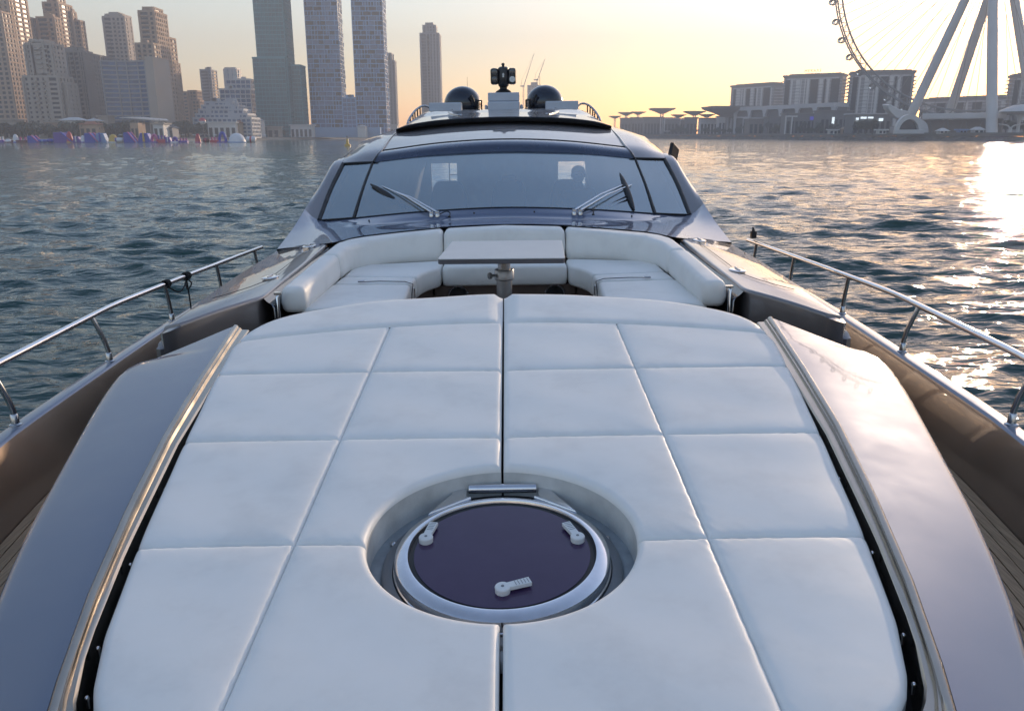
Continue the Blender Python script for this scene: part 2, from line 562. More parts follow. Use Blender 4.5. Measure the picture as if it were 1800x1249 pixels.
# ---- trunk: panels flanking the sun pad, with metal coaming trim
xo = lerp([-0.6, 0.5, 1.0, 1.5, 1.772, 1.988, 2.251, 2.443, 2.73, 3.109, 3.353, 3.497, 3.592, 3.66, 3.707], [0.3, 0.82, 1.0, 1.17, 1.282, 1.357, 1.439, 1.49, 1.565, 1.662, 1.717, 1.742, 1.745, 1.724, 1.676])
xt = lerp([-0.6, 0.5, 1.1, 1.3, 1.5, 1.8, 2.23, 2.73, 3.3, 4.02], [0.12, 0.55, 0.83, 0.90, 0.962, 1.042, 1.135, 1.226, 1.303, 1.385])
xg = lerp([-0.6, 1.15, 1.22, 1.28, 1.35, 1.44, 1.63, 2.03, 2.70, 3.73, 4.02], [0.01, 0.01, 0.55, 0.74, 0.84, 0.907, 0.974, 1.06, 1.174, 1.291, 1.315])
ST = list(np.concatenate([np.arange(4.018, 3.4, -0.02), np.arange(3.4, 1.5, -0.1), np.arange(1.5, 1.0, -0.04), np.arange(1.0, -0.61, -0.2)]))
for s in (1, -1):
    g = YB()
    rows = []
    for ys_ in ST:
        r = []
        for k in range(-1, 13):
            u = max(k, 0) / 12
            y = min(ys_, 4.018 - 0.311 * u)
            a, b_ = xt(min(y, 4.02)) + 0.012, xo(y)
            r.append((s * (a + (b_ - a) * u - (0.004 if k < 0 else 0)), y, pz(y, (0.0185 if k >= 0 else 0.010) - 0.055 * u ** 1.15)))
        y = min(ys_, 3.707); b_ = xo(y)
        r += [(s * (b_ + 0.010), y, pz(y, -0.0405)), (s * (b_ + 0.022), y, pz(y, -0.050)), (s * (b_ + 0.032), y, pz(y, -0.068)), (s * (b_ + 0.038), y, pz(y, -0.10)), (s * (b_ + 0.05), y, -1.45), (s * (b_ + 0.07), y, -1.664)]
        rows.append(r)
    g.grid(rows)
    g.grid([[p_, (p_[0], p_[1] + 0.001, -1.664)] for p_ in rows[0]])
    g.build('trunk_panel', MAT['paint'], yacht, smooth=45)
    g = YB()
    rows = []
    for y in [q for q in ST if q <= 4.035]:
        a, b_ = xg(y), xt(min(y, 4.02))
        w = b_ - a
        rows.append([(s * a, y, pz(y, -0.13)), (s * a, y, pz(y, -0.006)), (s * (a + 0.006), y, pz(y, 0.0)), (s * (a + w * 0.52), y, pz(y, 0.001)),
                     (s * (a + w * 0.56), y, pz(y, 0.004)), (s * (a + w * 0.64), y, pz(y, 0.013)), (s * (a + w * 0.74), y, pz(y, 0.0135)), (s * (b_ - 0.012), y, pz(y, 0.0245)), (s * (b_ - 0.004), y, pz(y, 0.0285)), (s * (b_ + 0.003), y, pz(y, 0.0285)), (s * (b_ + 0.0085), y, pz(y, 0.023)), (s * (b_ + 0.0095), y, pz(y, 0.004))])
    g.grid(rows)
    g.add(rows[0], [tuple(range(len(rows[0])))])
    g.build('coaming_trim', MAT['trim_metal'], yacht, smooth=40)
    # snap studs along the gap
    for y in (1.50, 1.66, 2.0, 2.42):
        g = YB(); x = s * (xg(y) - 0.014)
        g.lathe((x, y, pz(y, -0.035)), [(0.0, 0.012), (0.004, 0.011), (0.006, 0.006), (0.004, 0.0), (0.003, -0.02)], 10)
        g.build('snap_stud', MAT['chrome'], yacht, smooth=60)
# dark bed under the pads, with the hatch tray
g = YB()
yy = list(np.arange(4.5, 1.1, -0.1))
g.grid([[(-(xg(min(y, 4.0)) + 0.01), y, pz(y, -0.128)), (xg(min(y, 4.0)) + 0.01, y, pz(y, -0.128))] for y in yy])
g.build('pad_bed', MAT['black_matte'], yacht)

# ---- deck hatch
HC = (0.0, 2.083)
pf = lambda x, y, h: (x, y, pz(y, h))
hatch = YB().lathe(HC, [(0.43, -0.112), (0.365, -0.106), (0.350, -0.112)], 72, pf).build('deck_hatch', MAT['tray'], yacht, smooth=40)
HR = (0.0, 2.085)
YB().lathe((0, 2.083), [(0.352, -0.125), (0.349, -0.099), (0.345, -0.096), (0.320, -0.096), (0.316, -0.11)], 72, pf).build('flange', MAT['grey_plastic'], hatch, smooth=40)
YB().lathe(HR, [(0.318, -0.108), (0.3165, -0.092), (0.3135, -0.090), (0.3145, -0.076), (0.311, -0.062), (0.304, -0.0565), (0.280, -0.0505), (0.2735, -0.0515), (0.2715, -0.057), (0.2710, -0.066)], 96, pf).build('hatch_ring', MAT['chrome'], hatch, smooth=35)
g = YB(); g.lathe(HR, [(0.271, -0.0655), (0.266, -0.063), (0.252, -0.0625)], 96, pf).build('gasket', MAT['black_rubber'], hatch, smooth=60)
g = YB(); g.lathe(HR, [(0.256, -0.0605), (0.2, -0.0602), (0.1, -0.0600), (0.0005, -0.06)], 96, pf).build('hatch_pane', MAT['acrylic'], hatch, smooth=60)
for s in (1, -1):
    g = YB()
    q = [(s * 0.118, 2.475), (s * 0.118, 2.405), (s * 0.10, 2.385), (s * 0.235, 2.285), (s * 0.165, 2.43), (s * 0.155, 2.475)]
    n = len(q)
    top = [pf(x, y, -0.052 if y < 2.4 else -0.060) for x, y in q]; bot = [pf(x, y, -0.10) for x, y in q]
    g.add(top + bot, [tuple(range(n))] + [(i, (i + 1) % n, n + (i + 1) % n, n + i) for i in range(n)])
    g.build('hinge_arm', MAT['chrome'], hatch, bevel=0.004)
g = YB(); g.tube([pf(-0.112, 2.447, -0.058), pf(0.112, 2.447, -0.058)], 0.0155, 16)
g.build('hinge_bar', MAT['chrome'], hatch, smooth=40)
g = YB(); g.add([pf(-0.16, 2.49, -0.10), pf(0.16, 2.49, -0.10), pf(0.16, 2.41, -0.10), pf(-0.16, 2.41, -0.10)], [(0, 1, 2, 3)])
g.build('hinge_plate', MAT['black_rubber'], hatch)
for (bx_, by_), (ex, ey) in (((-0.227, 2.143), (-0.211, 2.215)), ((0.224, 2.135), (0.196, 2.205)), ((0.002, 1.897), (0.076, 1.924))):
    d = np.array([ex - bx_, ey - by_]); L = np.linalg.norm(d); d /= L; p = np.array([-d[1], d[0]])
    g = YB()
    g.lathe((bx_, by_), [(0.0205, -0.060), (0.0215, -0.046), (0.0195, -0.0425), (0.0, -0.0422)], 28, pf)
    def bar(l0, l1, w0, w1, h0, h1):
        q = [np.array([bx_, by_]) + d * l + p * w for l, w in ((l0, w0), (l0, -w0), (l1, -w1), (l1, w1))]
        g.add([pf(x, y, h0) for x, y in q] + [pf(x, y, h1) for x, y in q], [(3, 2, 1, 0), (4, 5, 6, 7), (0, 1, 5, 4), (1, 2, 6, 5), (2, 3, 7, 6), (3, 0, 4, 7)])
    bar(0.012, 0.080, 0.0115, 0.0135, -0.054, -0.0425)
    hd = g.build('hatch_handle', MAT['handle_plastic'], hatch, smooth=30, bevel=0.0012)
    g = YB()
    for k in range(5):
        bar(0.036 + k * 0.009, 0.0375 + k * 0.009, 0.0095, 0.0095, -0.0426, -0.0418)
    g.lathe((bx_, by_), [(0.0045, -0.0425), (0.0045, -0.0412), (0.0, -0.0412)], 12, pf)
    stuff(g.build('grip_ribs', MAT['grey_plastic'], hatch))
for x, y in ((-0.335, 2.20), (0.322, 2.212)):
    YB().lathe((x, y), [(0.0095, -0.107), (0.0095, -0.101), (0.006, -0.097), (0.0, -0.096)], 14, pf).build('screw', MAT['steel'], hatch, smooth=40)

# ---- sun pads: two cushions quilted in panels
def coslin(n): return 0.5 - 0.5 * np.cos(np.pi * np.clip(np.linspace(0, 1, n) * 1.0, 0, 1))
def seglen_dist(P, L):
    """distance of points P (k,2) to polyline L"""
    best = np.full(len(P), 9.0)
    for a, b_ in zip(L[:-1], L[1:]):
        d = b_ - a; q = max(np.dot(d, d), 1e-12)
        t = np.clip(((P - a) @ d) / q, 0, 1)
        best = np.minimum(best, np.linalg.norm(P - (a + t[:, None] * d), axis=1))
    return best
def pad_panel(G, free, parent, name='panel', rise=0.0, rr=0.021, wallmat='vinyl'):
    """G (nu, nv, 2) plan grid; free = which of u0, u1, v0, v1 are open edges"""
    nu, nv, _ = G.shape
    sides = [G[0, :], G[-1, :], G[:, 0], G[:, -1]]
    P = G.reshape(-1, 2)
    ds = np.full(len(P), 9.0); df = np.full(len(P), 9.0)
    for sd_, fr_ in zip(sides, free):
        q = seglen_dist(P, sd_)
        if fr_: df = np.minimum(df, q)
        else: ds = np.minimum(ds, q)
    h = 0.0055 * (1 - np.exp(-ds / 0.035)) - 0.011 * np.exp(-ds / 0.0055)
    e = np.clip(rr - df, 0, rr)
    h += np.sqrt(np.maximum(rr * rr - e * e, 0)) - rr
    h += 0.004 * (1 - np.exp(-df / 0.08)) + rise
    # puckers drawn in by the seam thread, irregular along it
    q = P[:, 0] * 1.3 + P[:, 1]
    pk = np.sin(q * 71 + 2.2 * np.sin(q * 9)) * np.sin(q * 23 + 1.0) + 0.6 * np.sin(q * 113 + 3 * np.sin(q * 5.1))
    h += 0.0011 * pk * np.exp(-ds / 0.020) * np.clip(ds / 0.004, 0, 1)
    # soft handmade unevenness
    h += 0.0022 * np.sin(P[:, 0] * 9.1 + P[:, 1] * 5.3) * np.sin(P[:, 1] * 7.7 - P[:, 0] * 3.1) * np.clip(ds / 0.1, 0, 1)
    V = [(x, y, pz(y, hh)) for (x, y), hh in zip(P, h)]
    g = YB(); g.add(V, [(i*nv + j, (i+1)*nv + j, (i+1)*nv + j + 1, i*nv + j + 1) for i in range(nu-1) for j in range(nv-1)])
    hh = h.reshape(nu, nv)
    o = g.build(name, MAT['vinyl'], parent, smooth=70)
    w = YB()
    for idx, fr_ in enumerate(free):
        if not fr_: continue
        B = sides[idx]; hb = [hh[0, :], hh[-1, :], hh[:, 0], hh[:, -1]][idx]
        w.grid([[(x, y, pz(y, q)), (x, y, pz(y, q - 0.03)), (x, y, pz(y, -0.118))] for (x, y), q in zip(B, hb)])
    if w.v: w.build('side_wall', MAT['vinyl_wall'], o, smooth=60)
    return o
GAP = 0.004
ysm = lambda x: 4.068 - 0.137 * x * x
edge = lerp([1.30, 1.33, 1.38, 1.44, 1.50, 1.67, 2.03, 2.71, 3.36, 3.836], [0.64, 0.74, 0.82, 0.868, 0.898, 0.954, 1.034, 1.157, 1.264, 1.311])
back = resample([(GAP, 4.605, 0), (0.21, 4.592, 0), (0.475, 4.55, 0), (0.735, 4.48, 0), (0.94, 4.40, 0), (1.115, 4.29, 0), (1.24, 4.14, 0), (1.30, 4.0, 0), (1.318, 3.88, 0)], 40)
XS = 0.588
for s in (1, -1):
    pad = thing('sunpad_cushion', 'large white quilted sun pad %s of the round deck hatch' % ('right' if s > 0 else 'left'), 'sun pad', YT((s * 0.6, 2.8, pz(2.8))), 'quilted sun pads on the foredeck')
    S = np.array([s, 1.0])
    # bolster
    n = 34
    t = coslin(n)
    seam = [np.array([GAP + (1.311 - GAP) * q, ysm(GAP + (1.311 - GAP) * q)]) for q in np.linspace(0, 1, n)]
    bk = [np.array(p[:2]) for p in resample(back, n)]
    tv = coslin(16)
    G = np.array([[(a * (1 - q) + c * q) * S for q in tv] for a, c in zip(seam, bk)])
    pad_panel(G, (True, False, False, True), pad, 'bolster', rise=0.006, rr=0.034)
    rows = [(lambda x: ysm(x)), (lambda x: 3.380), (lambda x: 2.711), (lambda x: 2.040), (lambda x: 1.30)]
    for k in range(4):
        # outer column
        G = np.zeros((46, 46, 2))
        for j, v_ in enumerate(coslin(46)):
            for i, u_ in enumerate(coslin(46)):
                y = rows[k](XS) * (1 - v_) + rows[k + 1](XS) * v_
                xe = edge(y if k else min(y, 3.836))
                x = XS + (xe - XS) * u_
                y = rows[k](x) * (1 - v_) + rows[k + 1](x) * v_
                G[i, j] = np.array([x, y]) * S
        pad_panel(G, (False, True, False, k == 3), pad)
        if k < 2:
            G = np.zeros((46, 46, 2))
            for i, u_ in enumerate(coslin(46)):
                for j, v_ in enumerate(coslin(46)):
                    x = GAP + (XS - GAP) * u_
                    G[i, j] = np.array([x, rows[k](x) * (1 - v_) + rows[k + 1](x) * v_]) * S
            pad_panel(G, (True, False, False, False), pad)
        else:
            up = 1 if k == 2 else -1
            y0 = 2.040; yb = 2.711 if k == 2 else 1.30
            G = np.zeros((71, 36, 2))
            for i, u_ in enumerate(coslin(71)):
                t0 = -math.asin(0.043 / 0.39)
                th = (math.pi / 2 + (t0 - math.pi / 2) * u_) if k == 2 else (-math.pi / 2 + (t0 + math.pi / 2) * u_)
                inner = np.array([max(GAP, 0.388 * math.cos(th)), 2.083 + 0.392 * math.sin(th)])
                if u_ <= 0.5: outer = np.array([GAP + (XS - GAP) * u_ * 2, yb])
                else: outer = np.array([XS, yb + (y0 - yb) * (u_ - 0.5) * 2])
                for j, v_ in enumerate(coslin(36)):
                    G[i, j] = (inner * (1 - v_) + outer * v_) * S
            pad_panel(G, (True, False, True, False), pad)

# ---- cockpit: wings, liner, floor, seats
def ztopw(x, y):
    x = abs(x)
    xi, xo_ = np.interp(y, [5.0, 6.2, 7.2], [1.485, 1.53, 1.55]), np.interp(y, [4.35, 4.87, 6.16, 7.2], [1.93, 1.97, 2.05, 2.05])
    zi, zo = np.interp(y, [4.3, 5.0, 6.2, 7.2, 7.6], [-0.985, -0.972, -0.947, -0.917, -0.90]), np.interp(y, [4.35, 4.87, 6.16, 7.2, 7.6], [-1.025, -1.02, -1.0, -0.972, -0.955])
    u = np.clip((x - xi) / (xo_ - xi), -0.2, 1.2)
    return float(zi + (zo - zi) * u + 0.02 * (1 - (2 * u - 1) ** 2))
for s in (1, -1):
    out = [(1.532, 5.02), (1.625, 4.83), (1.73, 4.62), (1.80, 4.48), (1.868, 4.355), (1.912, 4.312), (1.945, 4.38), (1.968, 4.87), (2.03, 5.5), (2.055, 6.16), (2.06, 6.7), (2.055, 7.22), (1.585, 7.22), (1.575, 6.7), (1.562, 6.2), (1.545, 5.5)]
    g = YB(); slab(g, flip(out, s), ztopw, -1.665, 0.022, step=0.07, soft=1)
    wing = g.build('side_wing', MAT['paint_lit_copy'], yacht, smooth=40)
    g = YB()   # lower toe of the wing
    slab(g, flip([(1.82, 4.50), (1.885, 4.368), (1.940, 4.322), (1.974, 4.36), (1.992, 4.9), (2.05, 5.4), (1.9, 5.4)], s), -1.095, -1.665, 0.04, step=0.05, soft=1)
    g.build('wing_toe', MAT['paint_lit_copy'], wing, smooth=40)
    for yc, xc in ((7.09, 1.735), (5.68, 1.68)):
        g = YB()
        zc = ztopw(xc, yc)
        prof = [(1.0, -0.004), (1.0, 0.003), (0.88, 0.007), (0.6, 0.006), (0.0, 0.006)]
        vs = []
        for r, h in prof:
            for k in range(24):
                a = 2 * math.pi * k / 24
                vs.append((s * (xc + 0.058 * r * math.cos(a)), yc + 0.085 * r * math.sin(a), ztopw(xc + 0.058 * r * math.cos(a), yc + 0.085 * r * math.sin(a)) + h))
        g.add(vs, [(i*24 + k, i*24 + (k+1) % 24, (i+1)*24 + (k+1) % 24, (i+1)*24 + k) for i in range(4) for k in range(24)])
        cl = g.build('deck_cleat', MAT['chrome'], wing, smooth=50)
        g = YB(); g.tube([(s * xc, yc - 0.06, zc + 0.008), (s * xc, yc + 0.06, zc + 0.011)], 0.006, 8)
        g.build('cleat_bar', MAT['steel'], wing, smooth=50)
    g = YB()   # panel joints on the wing
    g.tube([(s * x, y, ztopw(x, y) + 0.0005) for x, y in ((1.70, 7.0), (1.69, 6.4), (1.675, 5.8))], 0.0022, 6)
    g.tube([(s * x, y, ztopw(x, y) + 0.0005) for x, y in ((1.66, 5.58), (1.72, 5.35), (1.80, 5.2), (1.90, 5.12))], 0.0022, 6)
    g.build('panel_joint', MAT['black_rubber'], wing)
    g = YB()   # dark liner between wing and backrest
    g.grid([[(s * 1.474, y, -1.3), (s * 1.474, y, ztopw(1.5, y) - 0.075), (s * 1.484, y, ztopw(1.5, y) - 0.05), (s * (1.512 + .013 * (y - 5)), y, ztopw(1.5, y) - 0.030), (s * (1.530 + .013 * (y - 5)), y, ztopw(1.5, y) - 0.010), (s * (1.545 + .013 * (y - 5)), y, ztopw(1.5, y) - 0.030)] for y in np.arange(5.0, 7.3, 0.15)])
    g.build('coaming_liner', MAT['black_gloss'], yacht, smooth=50)
    g = YB(); g.tube([(s * 1.462, 5.06, -1.22), (s * 1.462, 5.06, -0.985), (s * 1.45, 5.075, -0.965)], 0.012, 10)
    g.rbox((s * 1.455, 5.07, -0.962), (0.05, 0.035, 0.016))
    g.build('backrest_bracket', MAT['chrome'], yacht, smooth=40)
# floor of the cockpit well and the bases of the seats
g = YB(); g.box(-1.9, 1.9, 3.9, 7.6, -1.70, -1.66); g.build('cockpit_floor', MAT['brown_liner'], yacht)
g = YB()
g.box(-0.62, 0.62, 6.87, 7.5, -1.655, -1.255)
g.build('seat_base', MAT['brown_liner'], yacht, bevel=0.01)
for s in (1, -1):
    g = YB(); g.quadbox(flip([(0.80, 5.1), (1.47, 5.1), (1.47, 7.3), (0.63, 7.3), (0.63, 6.87), (0.80, 6.45)], s), -1.655, -1.256)
    g.build('seat_base', MAT['brown_liner'], yacht, bevel=0.01)
for x in (-0.41, 0.435):
    g = YB()
    c = (x, 6.865, -1.345)
    def sp(prof, mat, nm, par):
        vs = []
        for r, h in prof:
            for k in range(28):
                a = 2 * math.pi * k / 28
                vs.append((c[0] + r * math.cos(a), c[1] - h, c[2] + r * math.sin(a)))
        q = YB(); q.add(vs, [(i*28 + k, i*28 + (k+1) % 28, (i+1)*28 + (k+1) % 28, (i+1)*28 + k) for i in range(len(prof)-1) for k in range(28)])
        return q.build(nm, MAT[mat], par, smooth=40)
    sk = sp([(0.092, 0.0), (0.092, 0.012), (0.086, 0.018), (0.078, 0.014), (0.074, 0.006)], 'chrome', 'loudspeaker', yacht)
    sp([(0.074, 0.006), (0.05, 0.004), (0.03, 0.009), (0.0, 0.012)], 'black_matte', 'speaker_cone', sk)

SEATZ, SEATB = -1.08, -1.25
for s in (1, -1):
    side = 'right' if s > 0 else 'left'
    seat = thing('seat_cushion', 'white L-shaped seat cushion on the %s side of the cockpit sofa' % side, 'cushion', YT((s * 1.0, 6.1, SEATB)), 'cockpit seat cushions')
    for out, nm in (([(0.552, 7.17), (1.22, 7.0), (1.31, 6.78), (1.31, 6.405), (0.698, 6.30), (0.685, 6.45), (0.64, 6.60), (0.58, 6.72), (0.552, 6.80)], 'corner_panel'),
                    ([(1.31, 6.393), (1.32, 6.055), (0.712, 6.0), (0.70, 6.288)], 'middle_panel'),
                    ([(1.325, 6.043), (1.345, 5.14), (0.67, 5.14), (0.69, 5.6), (0.714, 5.988)], 'front_panel')):
        g = YB(); slab(g, flip(out, s), SEATZ, SEATB, 0.028, puff=0.008, step=0.03, soft=2, belly=0.006)
        g.build(nm, MAT['vinyl'], seat, smooth=60)
    strap = YB()
    strap.tube([(s * 0.715, 6.02, -1.2), (s * 0.70, 6.022, -1.085), (s * 0.76, 6.025, -1.066), (s * 0.95, 6.035, -1.062), (s * 1.12, 6.03, -1.064)], 0.0035, 6)
    so = strap.build('strap', MAT['black_rubber'], seat, smooth=60)
    bk_ = YB(); bk_.rbox((s * 0.692, 6.01, -1.15), (0.012, 0.035, 0.075)); bk_.rbox((s * 1.10, 6.05, -1.062), (0.05, 0.03, 0.010))
    bk_.build('buckle', MAT['chrome'], so, bevel=0.003)
seat = thing('seat_cushion', 'white centre seat cushion behind the table pedestal', 'cushion', YT((0, 6.95, SEATB)), 'cockpit seat cushions')
g = YB(); slab(g, [(-0.538, 6.80), (0.538, 6.80), (0.538, 7.17), (-0.538, 7.17)], SEATZ, SEATB, 0.03, puff=0.008, step=0.03, soft=2, belly=0.006)
g.build('seat_pad', MAT['vinyl'], seat, smooth=60)
def zb_(x, y):
    x = abs(x)
    if y > 6.95: return float(np.interp(x, [0, .56, 1.28, 1.47], [-.803, -.82, -.868, -.876]))
    return float(np.interp(y, [5.1, 6.95], [-.936, -.872]))
def backrest(out, label, loc):
    t = thing('backrest_cushion', label, 'cushion', YT(loc), 'cockpit backrest cushions')
    g = YB(); slab(g, out, zb_, -1.10, 0.045, step=0.03, soft=3, belly=0.008)
    g.build('back_pad', MAT['vinyl'], t, smooth=60)
    return t
backrest([(-0.548, 7.20), (0.548, 7.20), (0.548, 7.47), (0.3, 7.49), (0, 7.50), (-0.3, 7.49), (-0.548, 7.47)], 'wide white backrest cushion directly behind the table', (0, 7.3, -1.1))
for s in (1, -1):
    side = 'right' if s > 0 else 'left'
    backrest(flip([(0.562, 7.20), (0.562, 7.465), (0.95, 7.40), (1.29, 7.29), (1.41, 7.15), (1.465, 6.9), (1.468, 6.352), (1.31, 6.352), (1.305, 6.7), (1.25, 6.88), (1.12, 7.02), (0.9, 7.12)], s), 'white corner backrest cushion curving round the %s rear corner of the sofa' % side, (s * 1.2, 7.1, -1.1))
    backrest(flip([(1.312, 6.338), (1.468, 6.338), (1.465, 5.8), (1.46, 5.12), (1.30, 5.12), (1.305, 5.7)], s), 'white side backrest cushion along the %s wing of the yacht' % side, (s * 1.4, 5.7, -1.1))

# ---- cockpit table
TB = YT((0.0, 5.83, -1.655))
tbl = thing('pedestal_table', 'square pale topped table on a round metal pedestal in the cockpit', 'table', TB)
ca, sa = math.cos(R(-2.4)), math.sin(R(-2.4))
rot = lambda q: [(0.003 + x * ca - y * sa, 5.83 + x * sa + y * ca) for x, y in q]
tq = [(-0.418, -0.47), (0.418, -0.47), (0.432, -0.455), (0.432, 0.455), (0.418, 0.47), (-0.418, 0.47), (-0.432, 0.455), (-0.432, -0.455)]
g = YB(); g.quadbox(rot(tq), -0.8065, -0.800); g.build('tabletop', MAT['table_top'], tbl, bevel=0.003)
g = YB(); g.quadbox(rot([(x * 0.996, y * 0.996) for x, y in tq]), -0.838, -0.8065); g.build('table_edge', MAT['table_edge'], tbl, bevel=0.004)
g = YB(); g.quadbox(rot([(-0.2, -0.2), (0.2, -0.2), (0.2, 0.2), (-0.2, 0.2)]), -0.86, -0.8385); g.build('support_plate', MAT['steel'], tbl, bevel=0.004)
PX, PY = 0.0, 5.80
g = YB(); g.lathe((PX, PY, 0), [(0.046, -0.862), (0.046, -0.97)], 32); g.build('upper_tube', MAT['satin_metal'], tbl, smooth=40)
g = YB(); g.lathe((PX, PY, 0), [(0.046, -0.945), (0.068, -0.945), (0.072, -0.950), (0.072, -1.015), (0.066, -1.022), (0.058, -1.022)], 32); co = g.build('collar', MAT['satin_metal'], tbl, smooth=40)
g = YB(); g.lathe((PX, PY, 0), [(0.057, -1.0), (0.057, -1.62), (0.12, -1.63), (0.13, -1.655)], 32); g.build('lower_tube', MAT['satin_metal'], tbl, smooth=40)
g = YB(); g.tube([(PX - 0.06, PY - 0.03, -0.985), (PX - 0.10, PY - 0.05, -0.985)], 0.010, 10)
g.tube([(PX - 0.095, PY - 0.047, -0.985), (PX - 0.112, PY - 0.056, -0.985)], 0.024, 8)
g.build('clamp_knob', MAT['grey_plastic'], co, smooth=40)

# ---- cabin
def strip(rows, nu, nv, name, mat, parent=yacht, sm=60, both=False):
    out = None
    for s in ((1, -1) if both else (1,)):
        g = YB()
        rr_ = [flip(r, s) for r in rows] if both else rows
        g.grid(surface(rr_, nu, nv))
        out = g.build(name, MAT[mat], parent, smooth=sm)
    return out
CF = [(0, 7.53, -.803), (.56, 7.50, -.818), (1.29, 7.34, -.868), (1.55, 7.18, -.906), (2.046, 7.18, -.956)]
CM = [(0, 7.98, -.795), (.7, 7.98, -.815), (1.42, 7.95, -.860), (1.78, 7.86, -.877), (2.087, 7.84, -.872)]
CN = [(0, 8.12, -.748), (.8, 8.13, -.776), (1.5, 8.20, -.838), (1.87, 8.22, -.858), (2.108, 8.25, -.800)]
GB = [(0, 8.20, -.708), (.86, 8.25, -.744), (1.574, 8.40, -.813), (1.95, 8.50, -.838), (2.125, 8.60, -.730)]
strip([mirror(CF), mirror(CM), mirror(CN), mirror(GB)], 61, 21, 'windshield_cowl', 'paint')
# windshield and quarter lights
WB = [(0, 8.205, -.704), (.86, 8.255, -.740), (1.550, 8.40, -.808)]
WM = [(0, 8.84, -.425), (.85, 8.88, -.458), (1.545, 9.02, -.530)]
WT = [(0, 9.50, -.184), (.826, 9.53, -.214), (1.528, 9.65, -.286)]
ws = strip([mirror(WB), mirror(WM), mirror(WT)], 41, 15, 'windshield', 'cabin_glass')
SB = [(1.592, 8.405, -.810), (1.77, 8.45, -.824), (1.945, 8.50, -.836)]
SM = [(1.580, 9.025, -.533), (1.75, 9.08, -.545), (1.935, 9.13, -.560)]
STp = [(1.562, 9.655, -.288), (1.73, 9.70, -.296), (1.90, 9.75, -.304)]
strip([SB, SM, STp], 9, 13, 'quarter_window', 'cabin_glass', both=True)
# black frames round the glazing
def frame_line(pts, w, name='window_frame', mat='black_rubber'):
    g = YB(); g.tube(resample(pts, 24), w, 8); return g.build(name, MAT[mat], yacht, smooth=60)
for s in (1, -1):
    frame_line(flip([(1.571, 8.40, -.806), (1.563, 9.02, -.528), (1.545, 9.655, -.284)], s), 0.012)
    frame_line(flip([(1.96, 8.505, -.836), (1.952, 9.13, -.560), (1.915, 9.75, -.302)], s), 0.022)
    frame_line(flip([(1.545, 9.655, -.284), (1.73, 9.70, -.290), (1.93, 9.76, -.300)], s), 0.014)
    frame_line(flip([(1.571, 8.40, -.806), (1.77, 8.45, -.822), (1.96, 8.505, -.836)], s), 0.009)
frame_line(mirror([(0, 8.20, -.704), (.86, 8.25, -.740), (1.571, 8.40, -.808)]), 0.006)
# visor above the glass
V0 = [(0, 9.50, -.182), (.826, 9.53, -.212), (1.535, 9.65, -.284)]
V1 = [(0, 9.545, -.115), (.79, 9.575, -.145), (1.508, 9.70, -.222)]
V2 = [(0, 9.64, -.066), (.75, 9.67, -.097), (1.485, 9.79, -.178)]
V3 = [(0, 9.76, -.044), (.726, 9.79, -.074), (1.462, 9.91, -.157)]
strip([mirror(V0), mirror(V1), mirror(V2), mirror(V3)], 41, 13, 'visor', 'paint_visor')
frame_line(mirror([(0, 9.765, -.044), (.726, 9.795, -.074), (1.462, 9.915, -.157)]), 0.010)
# roof panel running under the hard top
strip([mirror([(0, 9.77, -.040), (.726, 9.80, -.070), (1.455, 9.92, -.152)]), mirror([(0, 10.4, .062), (.735, 10.43, .034), (1.455, 10.52, -.040)]),
       mirror([(0, 11.1, .158), (.745, 11.13, .134), (1.455, 11.22, .060)]), mirror([(0, 11.7, .22), (.75, 11.7, .20), (1.455, 11.7, .11)])], 33, 15, 'roof_panel', 'paint_lit_copy')
for s in (1, -1):
    frame_line(flip([(1.535, 9.655, -.280), (1.500, 9.72, -.215), (1.466, 9.92, -.150), (1.463, 10.52, -.038), (1.463, 11.22, .050)], s), 0.016, 'roof_seam', 'black_gloss')
# pillars and roof shoulders
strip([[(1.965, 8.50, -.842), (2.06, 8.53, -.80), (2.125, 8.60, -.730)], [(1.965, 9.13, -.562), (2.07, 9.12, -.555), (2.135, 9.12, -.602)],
       [(1.935, 9.755, -.303), (2.05, 9.75, -.31), (2.136, 9.75, -.455)], [(1.95, 10.05, -.235), (2.06, 10.15, -.255), (2.122, 10.30, -.330)]], 9, 21, 'windshield_pillar', 'paint_lit_copy', both=True)
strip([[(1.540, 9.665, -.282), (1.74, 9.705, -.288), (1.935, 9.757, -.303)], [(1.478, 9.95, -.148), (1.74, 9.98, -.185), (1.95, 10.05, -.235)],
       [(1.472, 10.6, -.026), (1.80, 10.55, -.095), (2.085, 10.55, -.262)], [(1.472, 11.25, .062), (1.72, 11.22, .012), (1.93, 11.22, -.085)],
       [(1.46, 12.2, .13), (1.53, 12.2, .125), (1.605, 12.2, .105)]], 13, 25, 'roof_shoulder', 'paint_lit_copy', both=True)
SIL = [(2.046, 7.18, -.956), (2.087, 7.84, -.872), (2.125, 8.60, -.730), (2.135, 9.12, -.602), (2.136, 9.75, -.455), (2.122, 10.30, -.330), (2.085, 10.55, -.262), (1.93, 11.22, -.085), (1.605, 12.2, .105), (1.60, 14.0, .12), (1.60, 17.4, .0)]
sil = resample(SIL, 50)
for s in (1, -1):
    g = YB()
    g.grid([[(s * p[0], p[1], p[2]), (s * max(p[0] + 0.012, np.interp(p[1], [7, 9, 11, 18], [2.0, 2.10, 2.05, 2.05])), p[1], p[2] - 0.05 - 0.1 * max(0, min(1, (p[1] - 9.5) / 3))),
             (s * np.interp(p[1], [7, 9, 18], [2.06, 2.16, 2.2]), p[1], min(p[2] - 0.3, -0.9)), (s * 2.2, p[1], -1.664)] for p in sil])
    g.build('cabin_flank', MAT['paint_lit_copy'], yacht, smooth=50)
